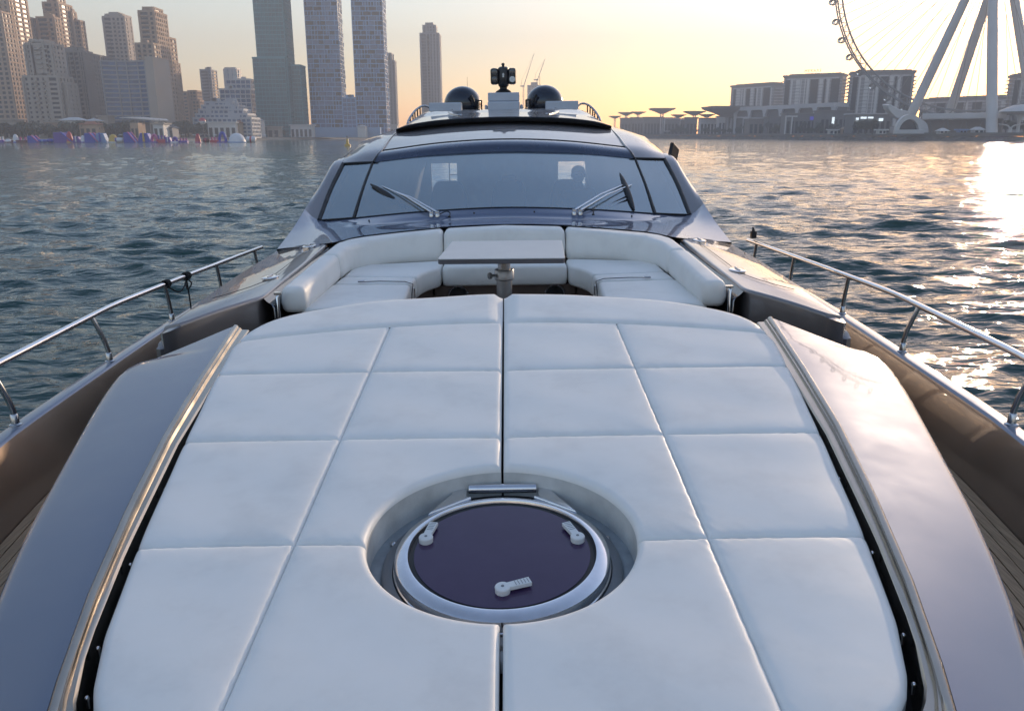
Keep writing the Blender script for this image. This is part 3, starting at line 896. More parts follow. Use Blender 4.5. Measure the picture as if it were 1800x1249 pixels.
# hard top with its dark leading lip
LT = [(0, 11.0, .239), (.736, 11.03, .218), (1.2, 11.09, .168), (1.451, 11.16, .104)]
L1 = [(0, 11.9, .318), (.75, 11.92, .300), (1.20, 11.95, .255), (1.475, 12.0, .135)]
L2 = [(0, 13.0, .398), (.80, 13.0, .394), (1.18, 13.0, .372), (1.50, 13.0, .17)]
L3 = [(0, 16.5, .41), (.80, 16.5, .405), (1.20, 16.5, .38), (1.55, 16.5, .17)]
strip([mirror(LT), mirror(L1), mirror(L2), mirror(L3)], 45, 25, 'hard_top', 'paint_lit_copy')
LB = [(0, 11.03, .180), (.736, 11.06, .159), (1.2, 11.12, .114), (1.455, 11.2, .064)]
g = YB()
a = resample(mirror(LT), 41); b_ = resample(mirror(LB), 41)
g.grid([[tuple(p), (p[0], p[1] - 0.012, p[2] - 0.012), (q[0], q[1] - 0.012, q[2] + 0.01), tuple(q), (q[0], q[1] + 0.8, q[2] + 0.04)] for p, q in zip(a, b_)])
g.build('hard_top_lip', MAT['black_gloss'], yacht, smooth=40)
# raised centre recess outline on the hard top
for s in (1, -1):
    g = YB(); g.tube(resample(flip([(0.80, 12.95, .394), (.83, 12.4, .348), (.74, 11.9, .303), (.62, 11.5, .272)], s), 20), 0.012, 8)
    g.build('roof_crease', MAT['paint_lit_copy'], yacht, smooth=60)

# ---- roof equipment
RZ = 0.402
g = YB(); g.box(-0.255, 0.255, 13.25, 13.7, RZ - 0.02, 0.52); g.build('light_plinth', MAT['box_white'], yacht, bevel=0.02)
pl = g = YB(); g.box(-0.25, 0.25, 13.28, 13.68, 0.524, 0.655)
g.build('light_plinth', MAT['box_white'], yacht, bevel=0.015)
for s in (1, -1):
    g = YB(); g.box(min(s * 0.262, s * 0.305), max(s * 0.262, s * 0.305), 13.35, 13.6, RZ - 0.02, 0.475); g.build('plinth_pod', MAT['box_white'], yacht, bevel=0.02)
    g = YB(); g.lathe((s * 0.675, 13.75, 0.40), [(0.27, 0.0), (0.285, 0.02), (0.300, 0.05), (0.306, 0.10)] + [(0.306 * math.cos(R(a)), 0.10 + 0.285 * math.sin(R(a))) for a in range(8, 91, 8)] + [(0.0005, 0.385)], 40)
    dome = g.build('satellite_dome', MAT['dome_blue'], yacht, smooth=60)
    g = YB()
    for dx in (0.0, 0.06):
        g.tube([(s * (0.42 - dx), 13.5, 0.40), (s * (0.42 - dx), 13.5, 0.55)], 0.012, 8)
    g.tube([(s * 0.42, 13.5, 0.545), (s * 0.36, 13.5, 0.545)], 0.012, 8)
    g.tube([(s * 0.47, 13.45, 0.49), (s * 0.50, 13.45, 0.58)], [0.014, 0.022], 8)
    g.tube([(s * 0.50, 13.45, 0.575), (s * 0.53, 13.45, 0.62)], 0.024, 8)
    g.build('loud_hailer', MAT['black_rubber'], yacht, smooth=50)
    g = YB(); g.box(min(s * 0.66, s * 1.17), max(s * 0.66, s * 1.17), 13.05, 13.3, RZ - 0.025, 0.505); g.build('antenna_box', MAT['box_white'], yacht, bevel=0.012)
    g = YB(); g.tube([(s * 0.63, 14.4, 0.40), (s * 0.62, 14.4, 0.97)], [0.006, 0.003], 6); g.build('whip_antenna', MAT['grey_plastic'], yacht)
    arc = resample(flip([(1.16, 13.5, .405), (1.24, 13.45, .47), (1.33, 13.35, .46), (1.42, 13.2, .38), (1.485, 13.0, .26), (1.50, 12.9, .19)], s), 22)
    g = YB(); g.tube(arc, 0.017, 8); gr_ = g.build('grab_rail', MAT['steel'], yacht, smooth=60)
    for k in (7, 9, 11, 13, 16):
        g = YB(); p = arc[k]; g.tube([p, (p[0], p[1], p[2] - 0.14)], 0.011, 8); g.build('rail_post', MAT['black_rubber'], gr_)
# searchlight: two lamp pods either side of a dark drum on a pan-tilt foot
sc = (0.0, 13.45)
g = YB(); g.lathe((0, 13.45, 0), [(0.0, 0.655), (0.125, 0.655), (0.125, 0.675), (0.09, 0.70), (0.06, 0.715), (0.06, 0.745), (0.085, 0.765), (0.0, 0.765)], 24)
sl = g.build('searchlight', MAT['black_rubber'], yacht, smooth=40)
g = YB()
pr = [(0.0, 0.76), (0.07, 0.762), (0.088, 0.785), (0.092, 0.86), (0.092, 0.98), (0.082, 1.03), (0.055, 1.05), (0.0, 1.052)]
g.lathe((0, 13.43, 0), pr, 24); g.lathe((0, 13.43, 0), [(0.0, 1.05), (0.022, 1.05), (0.022, 1.075), (0.03, 1.08), (0.024, 1.105), (0.0, 1.107)], 14)
g.build('light_drum', MAT['dark_plastic'], sl, smooth=40)
for s in (1, -1):
    g = YB(); g.rbox((s * 0.142, 13.44, 0.905), (0.125, 0.17, 0.245)); pod = g.build('lamp_pod', MAT['dark_plastic'], sl, bevel=0.035)
    for zc, mt in ((0.965, 'lens_glass'), (0.855, 'lens_white' if s > 0 else 'lens_glass')):
        g = YB()
        vs = []
        for r, d_ in ((0.045, 0.0), (0.046, 0.012), (0.038, 0.014), (0.0, 0.018)):
            for k in range(18):
                a = 2 * math.pi * k / 18
                vs.append((s * 0.142 + r * math.cos(a), 13.352 - d_, zc + r * math.sin(a)))
        g.add(vs, [(i*18 + k, i*18 + (k+1) % 18, (i+1)*18 + (k+1) % 18, (i+1)*18 + k) for i in range(3) for k in range(18)])
        g.build('lamp_lens', MAT[mt], sl, smooth=30)
g = YB()   # pale arrow emblem on the drum
g.add([(-0.022, 13.334, 0.925), (0.022, 13.334, 0.925), (0.0, 13.334, 0.955)], [(0, 1, 2)])
g.add([(-0.013, 13.334, 0.925), (0.013, 13.334, 0.925), (0.013, 13.334, 0.885), (-0.013, 13.334, 0.885)], [(0, 1, 2, 3)])
g.build('emblem', MAT['lens_white'], sl, solid=0.002)

# ---- wing mirror housing on the right flank
g = YB(); g.rbox((2.14, 10.38, -0.265), (0.05, 0.22, 0.24), rz=R(-35), rx=R(-25)); mir = g.build('mirror_housing', MAT['black_rubber'], yacht, bevel=0.015)
g = YB(); g.tube([(2.07, 10.45, -0.31), (2.15, 10.39, -0.29)], 0.02, 8); g.build('mirror_arm', MAT['black_rubber'], yacht)

# ---- wipers
def wiper(bases, joint, tip, tail, back_):
    g = YB()
    for bq in bases:
        g.lathe((bq[0], bq[1], bq[2]), [(0.024, -0.02), (0.024, 0.02), (0.018, 0.03), (0.0, 0.032)], 14)
        g.rbox((bq[0], bq[1] + 0.02, bq[2] + 0.035), (0.035, 0.07, 0.026))
    w = g.build('wiper', MAT['steel'], yacht, smooth=40, bevel=0.003)
    for bq, jq in zip(bases, joint):
        g = YB(); g.tube([(bq[0], bq[1], bq[2] + 0.038), ((bq[0] + jq[0]) / 2, (bq[1] + jq[1]) / 2, (bq[2] + jq[2]) / 2 + 0.045), jq], [0.011, 0.009, 0.007], 8)
        g.build('wiper_arm', MAT['chrome'], w, smooth=50)
    T, L = np.array(tip), np.array(tail)
    g = YB()
    n = 14
    for k in range(n):
        pass
    pts = [T + (L - T) * k / n for k in range(n + 1)]
    g.tube(pts, [0.008 + 0.030 * math.sin(math.pi * k / n) ** .8 for k in range(n + 1)], 8)
    g.build('wiper_blade', MAT['black_rubber'], w, smooth=60)
    g = YB()
    for q0, q1 in back_: g.tube([q0, q1], 0.007, 6)
    g.build('washer_hose', MAT['black_rubber'], w, smooth=60)
wiper([(-0.735, 8.13, -0.775), (-0.675, 8.12, -0.775)], [(-1.338, 8.93, -0.52), (-1.27, 8.87, -0.545)], (-1.473, 9.0, -0.50), (-1.03, 8.46, -0.725),
      [((-1.16, 8.62, -0.655), (-0.83, 8.22, -0.765)), ((-1.10, 8.55, -0.675), (-0.86, 8.24, -0.765))])
wiper([(0.705, 8.12, -0.775), (0.765, 8.13, -0.778)], [(1.319, 8.89, -0.535), (1.393, 8.885, -0.54)], (1.30, 9.16, -0.43), (1.35, 8.37, -0.765),
      [((1.33, 8.66, -0.635), (0.98, 8.30, -0.75)), ((1.34, 8.60, -0.66), (1.05, 8.33, -0.755))])
for x in (-0.58, 0.86):
    g = YB(); g.tube(resample([(x - s_ * 0.1 if False else x - 0.07, 8.13, -0.755), (x, 8.12, -0.728), (x + 0.035, 8.10, -0.745), (x + 0.03, 8.06, -0.775)], 12), 0.006, 6)
    g.lathe((x + 0.03, 8.05, -0.782), [(0.014, 0.0), (0.014, 0.012), (0.006, 0.018), (0.0, 0.02)], 10)
    g.build('washer_nozzle', MAT['black_rubber'], yacht, smooth=50)
for x, y in ((-1.38, 8.2), (1.30, 8.2), (0.3, 8.04), (-0.3, 8.0)):
    z = float(np.interp(abs(x), [0, .8, 1.45], [-.726, -.756, -.822]))
    YB().lathe((x, y, z), [(0.007, -0.01), (0.007, 0.006), (0.0, 0.008)], 8).build('deck_stud', MAT['black_rubber'], yacht)

# ---- saloon behind the glass
g = YB()
g.box(-2.0, 2.0, 8.3, 17.3, -1.92, -1.88); g.build('saloon_floor', MAT['interior'], yacht)
for s in (1, -1):
    g = YB(); g.grid([[(s * 1.98, y, -1.88), (s * min(2.0, np.interp(y, [8.4, 9.5, 10.5, 12.2, 17.3], [1.93, 1.9, 1.95, 1.55, 1.55])), y, np.interp(y, [8.4, 9.7, 10.3, 11.2, 12.2, 17.3], [-.92, -.48, -.40, -.16, .03, -.05]))] for y in np.arange(8.4, 17.4, 0.4)])
    g.build('saloon_wall', MAT['interior'], yacht, smooth=60)
strip([mirror([(0, 9.85, -.12), (.8, 9.87, -.15), (1.5, 9.95, -.27)]), mirror([(0, 11.2, .06), (.8, 11.2, .04), (1.5, 11.2, -.02)]), mirror([(0, 17.3, .05), (.8, 17.3, .04), (1.55, 17.3, 0)])], 15, 9, 'headliner', 'interior')
# rear bulkhead with two openings to the sea
XL = [(-1.56, -1.02), (1.12, 1.70)]
ZL = (-1.12, -0.55)
bulk = None
for i, (x0, x1, z0, z1) in enumerate([(-2.05, 2.05, -1.9, ZL[0]), (-2.05, 2.05, ZL[1], 0.08), (-2.05, XL[0][0], *ZL), (XL[0][1], XL[1][0], *ZL), (XL[1][1], 2.05, *ZL)]):
    g = YB(); g.box(x0, x1, 17.3, 17.36, z0, z1)
    if bulk is None: bulk = g.build('rear_bulkhead', MAT['interior_light'], yacht)
    else: g.build('bulkhead_panel', MAT['interior_light'], bulk)
g = YB(); g.box(-1.19, -1.165, 17.25, 17.32, ZL[0], ZL[1]); g.box(-1.165, -1.02, 17.25, 17.32, -0.80, -0.78); g.build('window_bar', MAT['interior'], bulk)
g = YB(); g.box(0.92, 1.10, 17.22, 17.29, -1.2, -0.5); g.build('curtain', MAT['interior_light'], bulk)
g = YB(); g.grid(surface([mirror([(0, 8.32, -.80), (.9, 8.36, -.84), (1.85, 8.55, -.92)]), mirror([(0, 9.1, -.86), (.9, 9.1, -.88), (1.85, 9.2, -.94)]), mirror([(0, 9.5, -1.15), (.9, 9.5, -1.16), (1.85, 9.55, -1.2)])], 21, 9))
g.build('dashboard', MAT['interior'], yacht, smooth=60)

# ---- helm seats, helmsman, rope
def helm_seat(x, y, label, knob=False):
    b0 = YT((x, y, -1.88))
    t = thing('helm_seat', label, 'seat', b0, 'helm seats behind the windshield')
    g = YB(); g.tube([(x, y, -1.88), (x, y, -1.40)], 0.06, 12); g.build('post', MAT['steel'], t, smooth=50)
    g = YB(); slab(g, [(x - .25, y - .28), (x + .25, y - .28), (x + .25, y + .24), (x - .25, y + .24)], -1.28, -1.40, 0.04, puff=.01); g.build('seat', MAT['seat_leather'], t, smooth=60)
    g = YB()
    rows = []
    for z, w, dy in ((-1.30, .21, .20), (-1.1, .25, .22), (-.9, .245, .26), (-.72, .22, .29), (-.62, .19, .305), (-.575, .15, .31), (-.565, .10, .31)):
        rows.append([(x + w * math.cos(a) * (1 if abs(math.cos(a)) < .8 else 1.0), y + dy + .055 * math.sin(a), z) for a in np.linspace(0, 2 * math.pi, 21)])
    g.grid(rows); g.add(rows[-1][:-1], [tuple(range(20))])
    g.build('backrest', MAT['seat_leather'], t, smooth=60)
    if knob:
        g = YB(); slab(g, [(x - .10, y + .25), (x + .10, y + .25), (x + .10, y + .36), (x - .10, y + .36)], -.50, -.58, 0.03, step=.03); g.build('headrest', MAT['seat_leather'], t, smooth=60)
    for s in (1, -1):
        g = YB(); g.rbox((x + s * .27, y, -1.12), (.06, .34, .05)); g.build('armrest', MAT['seat_leather'], t, bevel=.015)
helm_seat(-0.735, 10.35, 'dark helm seat seen through the left half of the windshield')
helm_seat(0.06, 10.35, 'dark middle helm seat with a headrest behind the windshield', True)
helm_seat(0.835, 10.35, 'dark helm seat with a person on it behind the windshield')

def person():
    x, y = 0.93, 10.28
    J = {  # joint: position in yacht coordinates, radius
        'pelvis': ((x, y + .05, -1.20), .145), 'waist': ((x, y + .08, -1.03), .13), 'chest': ((x, y + .08, -.83), .155), 'neckb': ((x, y + .06, -.66), .075), 'neck': ((x, y + .05, -.605), .055),
        'chin': ((x + .004, y + .02, -.565), .062), 'head': ((x + .006, y + .035, -.49), .088), 'crown': ((x + .006, y + .04, -.43), .068),
        'shl': ((x - .19, y + .07, -.72), .068), 'ell': ((x - .25, y - .02, -.98), .048), 'wrl': ((x - .13, y - .24, -1.03), .034), 'hal': ((x - .09, y - .32, -1.03), .038),
        'shr': ((x + .19, y + .07, -.72), .068), 'elr': ((x + .24, y - .03, -.98), .048), 'wrr': ((x + .13, y - .25, -1.04), .034), 'har': ((x + .09, y - .33, -1.04), .038),
        'hil': ((x - .10, y + .0, -1.20), .10), 'knl': ((x - .12, y - .40, -1.19), .065), 'anl': ((x - .12, y - .42, -1.60), .045), 'tol': ((x - .12, y - .56, -1.66), .035),
        'hir': ((x + .10, y + .0, -1.20), .10), 'knr': ((x + .12, y - .40, -1.19), .065), 'anr': ((x + .12, y - .42, -1.60), .045), 'tor': ((x + .12, y - .56, -1.66), .035)}
    E = [('pelvis', 'waist'), ('waist', 'chest'), ('chest', 'neckb'), ('neckb', 'neck'), ('neck', 'chin'), ('chin', 'head'), ('head', 'crown'), ('chest', 'shl'), ('shl', 'ell'), ('ell', 'wrl'), ('wrl', 'hal'),
         ('chest', 'shr'), ('shr', 'elr'), ('elr', 'wrr'), ('wrr', 'har'), ('pelvis', 'hil'), ('hil', 'knl'), ('knl', 'anl'), ('anl', 'tol'), ('pelvis', 'hir'), ('hir', 'knr'), ('knr', 'anr'), ('anr', 'tor')]
    # five fingers on each hand, resting on the wheel rim
    for sd_, hx, hz in (('l', x - .09, -1.03), ('r', x + .09, -1.04)):
        for k, (dx, L) in enumerate(((-.030, .055), (-.010, .068), (.010, .064), (.028, .05))):
            J['f%s%d' % (sd_, k)] = ((hx + dx, y - .36 - L * .4, hz + .012), .0095)
            J['g%s%d' % (sd_, k)] = ((hx + dx, y - .36 - L, hz - .018), .0085)
            E += [('ha' + sd_, 'f%s%d' % (sd_, k)), ('f%s%d' % (sd_, k), 'g%s%d' % (sd_, k))]
        q = 1 if sd_ == 'l' else -1
        J['t' + sd_] = ((hx + q * .05, y - .335, hz + .0), .0105); J['u' + sd_] = ((hx + q * .06, y - .375, hz - .005), .009)
        E += [('ha' + sd_, 't' + sd_), ('t' + sd_, 'u' + sd_)]
    names = list(J)
    loc = YT((x, y, -1.35))
    me = bpy.data.meshes.new('person')
    me.from_pydata([tuple(np.array(YT(J[k][0])) - np.array(loc)) for k in names], [(names.index(a), names.index(b_)) for a, b_ in E], [])
    o = bpy.data.objects.new('person', me); col.objects.link(o); o.location = loc
    me.materials.append(MAT['shirt_dark'])
    md = o.modifiers.new('skin', 'SKIN'); md.use_smooth_shade = True
    for i, k in enumerate(names):
        me.skin_vertices[0].data[i].radius = (J[k][1], J[k][1])
        me.skin_vertices[0].data[i].use_root = (k == 'pelvis')
    o.modifiers.new('sub', 'SUBSURF').render_levels = 2
    tag(o, 'person in dark clothes seated at the helm, head against the bright rear window', 'person')
    # face and hair
    def blob(c, r, nm, mt):
        g = YB(); n = 12
        rows = [[(c[0] + r[0] * math.cos(p) * math.cos(t), c[1] + r[1] * math.cos(p) * math.sin(t), c[2] + r[2] * math.sin(p)) for t in np.linspace(0, 2 * math.pi, n + 1)] for p in np.linspace(-math.pi / 2, math.pi / 2, 9)]
        g.grid(rows); q = g.build(nm, MAT[mt], o, smooth=80); return q
    blob((x + .005, y + .05, -.452), (.089, .098, .075), 'hair', 'black_matte')
    blob((x + .005, y + .018, -.508), (.078, .085, .088), 'face', 'skin')
    blob((x + .005, y - .072, -.51), (.013, .018, .022), 'nose', 'skin')
    for s in (1, -1):
        blob((x + .005 + s * .030, y - .058, -.485), (.013, .008, .007), 'eye', 'black_gloss')
        blob((x + .005 + s * .082, y + .03, -.50), (.012, .022, .030), 'ear', 'skin')
    blob((x + .005, y - .058, -.552), (.024, .010, .007), 'mouth', 'brown_liner')
person()

# rope made fast to the left rail
g = YB()
rp = lambda y: (-(capx(y) + 0.105 - max(0, y - 5.2) * 0.068), y, -1.04 - 0.012 * max(0, y - 5))
for y in (5.98, 6.0, 6.02, 6.36, 6.385, 6.41):
    c = rp(y); g.tube([(c[0] + 0.027 * math.cos(a), c[1] + 0.004 * math.sin(3 * a), c[2] + 0.027 * math.sin(a)) for a in np.linspace(0, 2 * math.pi, 17)], 0.0075, 6)
c0, c1 = rp(6.02), rp(6.38)
g.tube(resample([(c0[0], c0[1], c0[2] - .025), (c0[0] + .02, 6.15, c0[2] - .09), (c0[0] + .02, 6.26, c0[2] - .08), (c1[0], c1[1], c1[2] - .03)], 16), 0.006, 6)
g.tube(resample([(c1[0], 6.38, c1[2] - .02), (c1[0] + .045, 6.36, c1[2] - .055), (c1[0] + .02, 6.33, c1[2] - .10), (c1[0] - .01, 6.37, c1[2] - .05)], 14), 0.006, 6)
g.tube(resample([(c1[0], 6.38, c1[2] - .03), (c1[0] + .015, 6.36, c1[2] - .18), (c1[0] + .02, 6.35, -1.345)], 12), 0.006, 6)
o = g.build('mooring_line', MAT['rope_black'], None, smooth=70, loc=YT((c1[0], 6.38, -1.34)))
tag(o, 'black cord knotted round the left guard rail and hanging to the deck', 'rope')
g = YB(); c = (capx(8.0) + 0.105 - 2.8 * 0.068, 8.1, -1.04)
g.rbox((c[0], c[1], c[2] + .035), (.05, .06, .07)); g.tube([(c[0], c[1], c[2] + .06), (c[0] - .01, c[1], c[2] + .11)], [.02, .008], 8)
o = g.build('rail_clip', MAT['black_rubber'], None, bevel=.01, loc=YT((c[0], c[1], c[2] - .01)))
tag(o, 'small black clip on the aft end of the right guard rail', 'clip')

# ================================================================== SHORE
simple('sand', (0.42, 0.34, 0.25), 0.9, var=0.15, vscale=0.05, bstr=0.3, bscale=1.0)
simple('land', (0.20, 0.18, 0.155), 0.9, var=0.25, vscale=0.03)
simple('rock', (0.16, 0.145, 0.13), 0.9, var=0.45, vscale=0.35, bstr=1.0, bscale=0.6)
simple('concrete', (0.30, 0.29, 0.28), 0.8, var=0.1, vscale=0.2)
simple('beige_wall', (0.43, 0.30, 0.20), 0.8, var=0.08, vscale=0.05)
simple('beige_pale', (0.40, 0.345, 0.29), 0.8, var=0.08, vscale=0.05)
simple('brown_wall', (0.235, 0.20, 0.175), 0.8, var=0.1, vscale=0.05)
simple('grey_wall', (0.27, 0.275, 0.285), 0.7, var=0.1, vscale=0.05)
simple('dark_wall', (0.17, 0.17, 0.175), 0.7, var=0.15, vscale=0.1)
simple('white_wall', (0.66, 0.65, 0.63), 0.6, var=0.05, vscale=0.1)
simple('wheel_white', (0.62, 0.61, 0.60), 0.45, var=0.05, vscale=0.1)
simple('wheel_grey', (0.20, 0.205, 0.21), 0.5, var=0.1, vscale=0.1)
simple('terracotta', (0.34, 0.12, 0.065), 0.85, var=0.2, vscale=0.5)
simple('bark', (0.10, 0.075, 0.05), 0.9)
simple('gold_sign', (0.10, 0.065, 0.03), 0.5)
def glass_mat(name, c, rough=0.18, spec=0.7):
    m, nt, b = nodes(name)
    v = coords(nt, (1, 1, 1))
    f = noise(nt, v, 0.16, 3)
    c = np.array(c)
    nt.links.new(ramp(nt, f, [(0.35, tuple(c * 0.7)), (0.65, tuple(c * 1.3))]), b.inputs['Base Color'])
    b.inputs['Roughness'].default_value = rough
    b.inputs['Specular IOR Level'].default_value = spec
    return m
glass_mat('glass_dark', (0.025, 0.030, 0.038), 0.25, 0.25)
glass_mat('glass_blue', (0.02, 0.10, 0.24))
glass_mat('glass_green', (0.018, 0.125, 0.14), 0.2, 0.5)
simple('teal_frame', (0.06, 0.26, 0.29), 0.5, var=0.08, vscale=0.05)
simple('hotel_white', (0.43, 0.45, 0.48), 0.6, var=0.06, vscale=0.1)
glass_mat('glass_grey', (0.07, 0.075, 0.085))
def leafmat(name, c):
    m, nt, b = nodes(name)
    f = noise(nt, coords(nt), 0.7, 2)
    c = np.array(c)
    nt.links.new(ramp(nt, f, [(0.3, tuple(c * 0.6)), (0.7, tuple(c * 1.35))]), b.inputs['Base Color'])
    b.inputs['Roughness'].default_value = 0.7
leafmat('leaf', (0.050, 0.065, 0.030))
leafmat('leaf_dark', (0.030, 0.042, 0.022))
for nm, c in (('infl_blue', (0.02, 0.05, 0.42)), ('infl_purple', (0.10, 0.04, 0.33)), ('infl_white', (0.72, 0.72, 0.74)), ('infl_red', (0.50, 0.03, 0.06)), ('infl_pink', (0.52, 0.10, 0.30)), ('infl_sky', (0.16, 0.30, 0.55)), ('infl_yellow', (0.62, 0.40, 0.06)), ('infl_maroon', (0.12, 0.02, 0.03))):
    simple(nm, c, 0.4, var=0.08, vscale=0.6, coat=0.2)
def emis(name, c, s):
    m, nt, b = nodes(name)
    b.inputs['Base Color'].default_value = (*c, 1)
    b.inputs['Emission Color'].default_value = (*c, 1); b.inputs['Emission Strength'].default_value = s
emis('sign_white', (0.85, 0.95, 1.0), 0.45); emis('sign_blue', (0.10, 0.09, 0.6), 0.15); emis('lamp_warm', (1.0, 0.75, 0.4), 1.5)

def gx(px, Y): return at(px, 240, Y)[0]
def qy0(px): return float(np.interp(px, [p for p, _ in shoreR], [y for _, y in shoreR]))
LZ, QZ = 2.0, 4.8          # ground heights: beach side, quay side
shoreL = [(-900, 470), (-300, 500), (0, 520), (200, 560), (430, 680), (560, 860), (700, 1080), (885, 1400)]
shoreR = [(885, 1400), (1000, 1330), (1090, 1210), (1250, 985), (1400, 810), (1600, 625), (1800, 560), (2100, 520), (2600, 500)]
g = MB()
g.grid([[(gx(p, Y), Y, -0.6), (gx(p, Y + 14), Y + 14, 0.5), (gx(p, Y + 60), Y + 60, LZ)] for p, Y in shoreL])
tag(g.build('beach', MAT['sand'], None, smooth=60), 'pale sand beach along the left shore', None, None, 'structure')
g = MB()
far = 2280
g.grid([[(gx(p, Y + 60), Y + 60, LZ), (max(-2300, min(2300, gx(p, Y) * 2.5)), far, LZ)] for p, Y in shoreL])
tag(g.build('ground', MAT['land'], None), 'level built-up ground behind the beach', None, None, 'structure')
g = MB()
g.grid([[(gx(p, Y + 6), Y + 6, QZ), (max(-2300, min(2300, gx(p, Y) * 2.2)), far, QZ)] for p, Y in shoreR])
tag(g.build('ground', MAT['land'], None), 'level ground of the island behind the quay', None, None, 'structure')
# quay: rubble revetment below a parapet
ql = resample([(gx(p, Y), Y, 0) for p, Y in shoreR], 420)
g = MB()
rng = np.random.RandomState(5)
rows = []
for p in ql:
    n_ = np.array([-p[0], -p[1]]) / np.linalg.norm(p[:2])
    rows.append([(p[0] + n_[0] * (6 - 8 * h) + rng.randn() * .5, p[1] + n_[1] * (6 - 8 * h) + rng.randn() * .5, -0.6 + h * 4.0 + rng.randn() * .22) for h in (0, .25, .5, .75, 1.0)])
g.grid(rows)
quay = thing('quay_wall', 'long rubble faced quay wall along the island shore on the right', 'quay', (gx(1600, 625), 625, 0))
g.build('rubble', MAT['rock'], quay)
g = MB()
g.grid([[(p[0], p[1], 3.2), (p[0] - p[0] / 300., p[1] - p[1] / 300., 5.7), (p[0], p[1] , 5.7), (p[0] + p[0] / 250., p[1] + p[1] / 250., 4.7)] for p in ql[::6]])
g.build('parapet', MAT['concrete'], quay)

# ---- buildings: glazed cores with proud floor bands and piers
FR = random.Random(21)
def fbox(W, G, x0, x1, y0, y1, z0, z1, fl=3.4, bay=4.0, sf=0.5, pf_=0.5, p=0.45, roof=1.4):
    G.box(x0, x1, y0, y1, z0, z1)
    n = max(1, int(round((z1 - z0) / fl))); f = (z1 - z0) / n
    if sf > 0:
        for k in range(n):
            z = z0 + k * f
            W.box(x0 - p, x1 + p, y0 - p, y1 + p, z - f * sf * .5, z + f * sf * .5)
    if pf_ > 0:
        q = p + 0.12
        for a0, a1, fixed, axis in ((x0, x1, y0, 'x'), (y0, y1, x1, 'y'), (y0, y1, x0, 'z')):
            m_ = max(1, int(round((a1 - a0) / bay))); w = (a1 - a0) / m_
            for k in range(m_ + 1):
                c = a0 + k * w; h = w * pf_ * .5
                if 0 < k < m_ and pf_ > .3 and FR.random() < .22: continue
                if 0 < k < m_ and pf_ > .3 and FR.random() < .2: h *= 1.5
                if k == 0 or k == m_: h *= 1.2
                if axis == 'x': W.box(c - h, c + h, fixed - q, fixed + .3, z0, z1 + .01 * k)
                elif axis == 'y': W.box(fixed - .3, fixed + q, c - h, c + h, z0, z1 - .01 * k - .02)
                else: W.box(fixed - q, fixed + .3, c - h, c + h, z0, z1 - .01 * k - .03)
    W.box(x0 - p - .3, x1 + p + .3, y0 - p - .3, y1 + p + .3, z1 - .3, z1 + roof)
    if x1 - x0 > 12 and sf > 0:      # roof plant, balconies
        for q in range(2):
            cx = x0 + (x1 - x0) * FR.uniform(.2, .8); w = FR.uniform(1.5, 3.5)
            W.box(cx - w, cx + w, y0 + 3, y0 + 7, z1 + roof, z1 + roof + FR.uniform(1.5, 3.5))
        if pf_ > .3:
            for q in range(2):
                cx = x0 + (x1 - x0) * FR.uniform(.12, .88)
                for k in range(1, n):
                    W.box(cx - 1.7, cx + 1.7, y0 - p - 1.5, y0 - p + .1, z0 + k * f - .15, z0 + k * f + 1.0)

def ext(pL, pF, pR, row, Y):
    """plan extents and height from the face edges measured along one row"""
    a, b_ = at(pL, row, Y), at(pF, row, Y)
    k = at(pR, row, 1.0)[0] - CAMX
    Y2 = (b_[0] - CAMX) / k if pR != pF else Y + 20
    if not (Y + 6 < Y2 < Y + 90): Y2 = Y + (8 if Y2 < Y + 6 else 90)
    return a[0], b_[0], Y, Y2, a[2]
def tower(name, label, boxes, wall, glass, **st):
    """boxes: (pL, pF, pR, rowTop, Y, overrides)"""
    W, G = MB(), MB()
    b0 = None
    zg = st.pop('zg', LZ)
    for bx in boxes:
        pL, pF, pR, row, Y = bx[:5]
        s2 = dict(st); s2.update(bx[5] if len(bx) > 5 else {})
        mrow = s2.pop('mrow', row); dep = s2.pop('depth', None); zbot = s2.pop('zbot', zg)
        x0, x1, y0, y1, _ = ext(pL, pF, pR, mrow, Y)
        if dep: y1 = y0 + dep
        z1 = at(pL, row, Y)[2]
        fbox(W, G, x0, x1, y0, y1, zbot, z1, **s2)
        if b0 is None: b0 = ((x0 + x1) / 2, (y0 + y1) / 2, zg)
    t = thing(name, label, 'building', b0)
    stuff(W.build('facade_frame', MAT[wall], t, weld=False)); stuff(G.build('glazing', MAT[glass], t, weld=False))
    return t, b0
JB = dict(fl=4.0, bay=4.8, sf=0.42, pf_=0.42, p=0.6)
tower('residential_tower', 'beige stepped residential tower cut by the left picture edge', [(-95, 14, 46, -70, 760, dict(mrow=5)), (28, 40, 64, 30, 800), (-60, 2, 20, 22, 735, dict(mrow=30))], 'beige_wall', 'glass_dark', **JB)
tower('residential_tower', 'pale narrow stepped tower in front of the leftmost tower', [(44, 90, 92, 79, 640, dict(depth=16)), (53, 76, 77, 73, 640, dict(depth=14)), (41, 102, 104, 136, 636, dict(depth=20)), (100, 114, 116, 148, 640, dict(depth=16))], 'beige_pale', 'glass_dark', fl=3.4, bay=4.6, sf=0.5, pf_=0.55, p=0.5)
tower('residential_tower', 'beige stepped tower with crown behind the brown office block', [(76, 101, 124, 6, 830), (84, 101, 112, -4, 838), (65, 94, 104, 32, 815), (104, 126, 132, 22, 850), (126, 140, 147, 38, 855)], 'beige_wall', 'glass_dark', **JB)
tower('office_block', 'dark brown slab block with a sunlit right side', [(97, 145, 175, 94, 690, dict(depth=60)), (117, 146, 156, 92, 685, dict(bay=1.8, pf_=.5, sf=.2, depth=14))], 'brown_wall', 'glass_dark', fl=3.5, bay=4.0, sf=0.45, pf_=0.45)
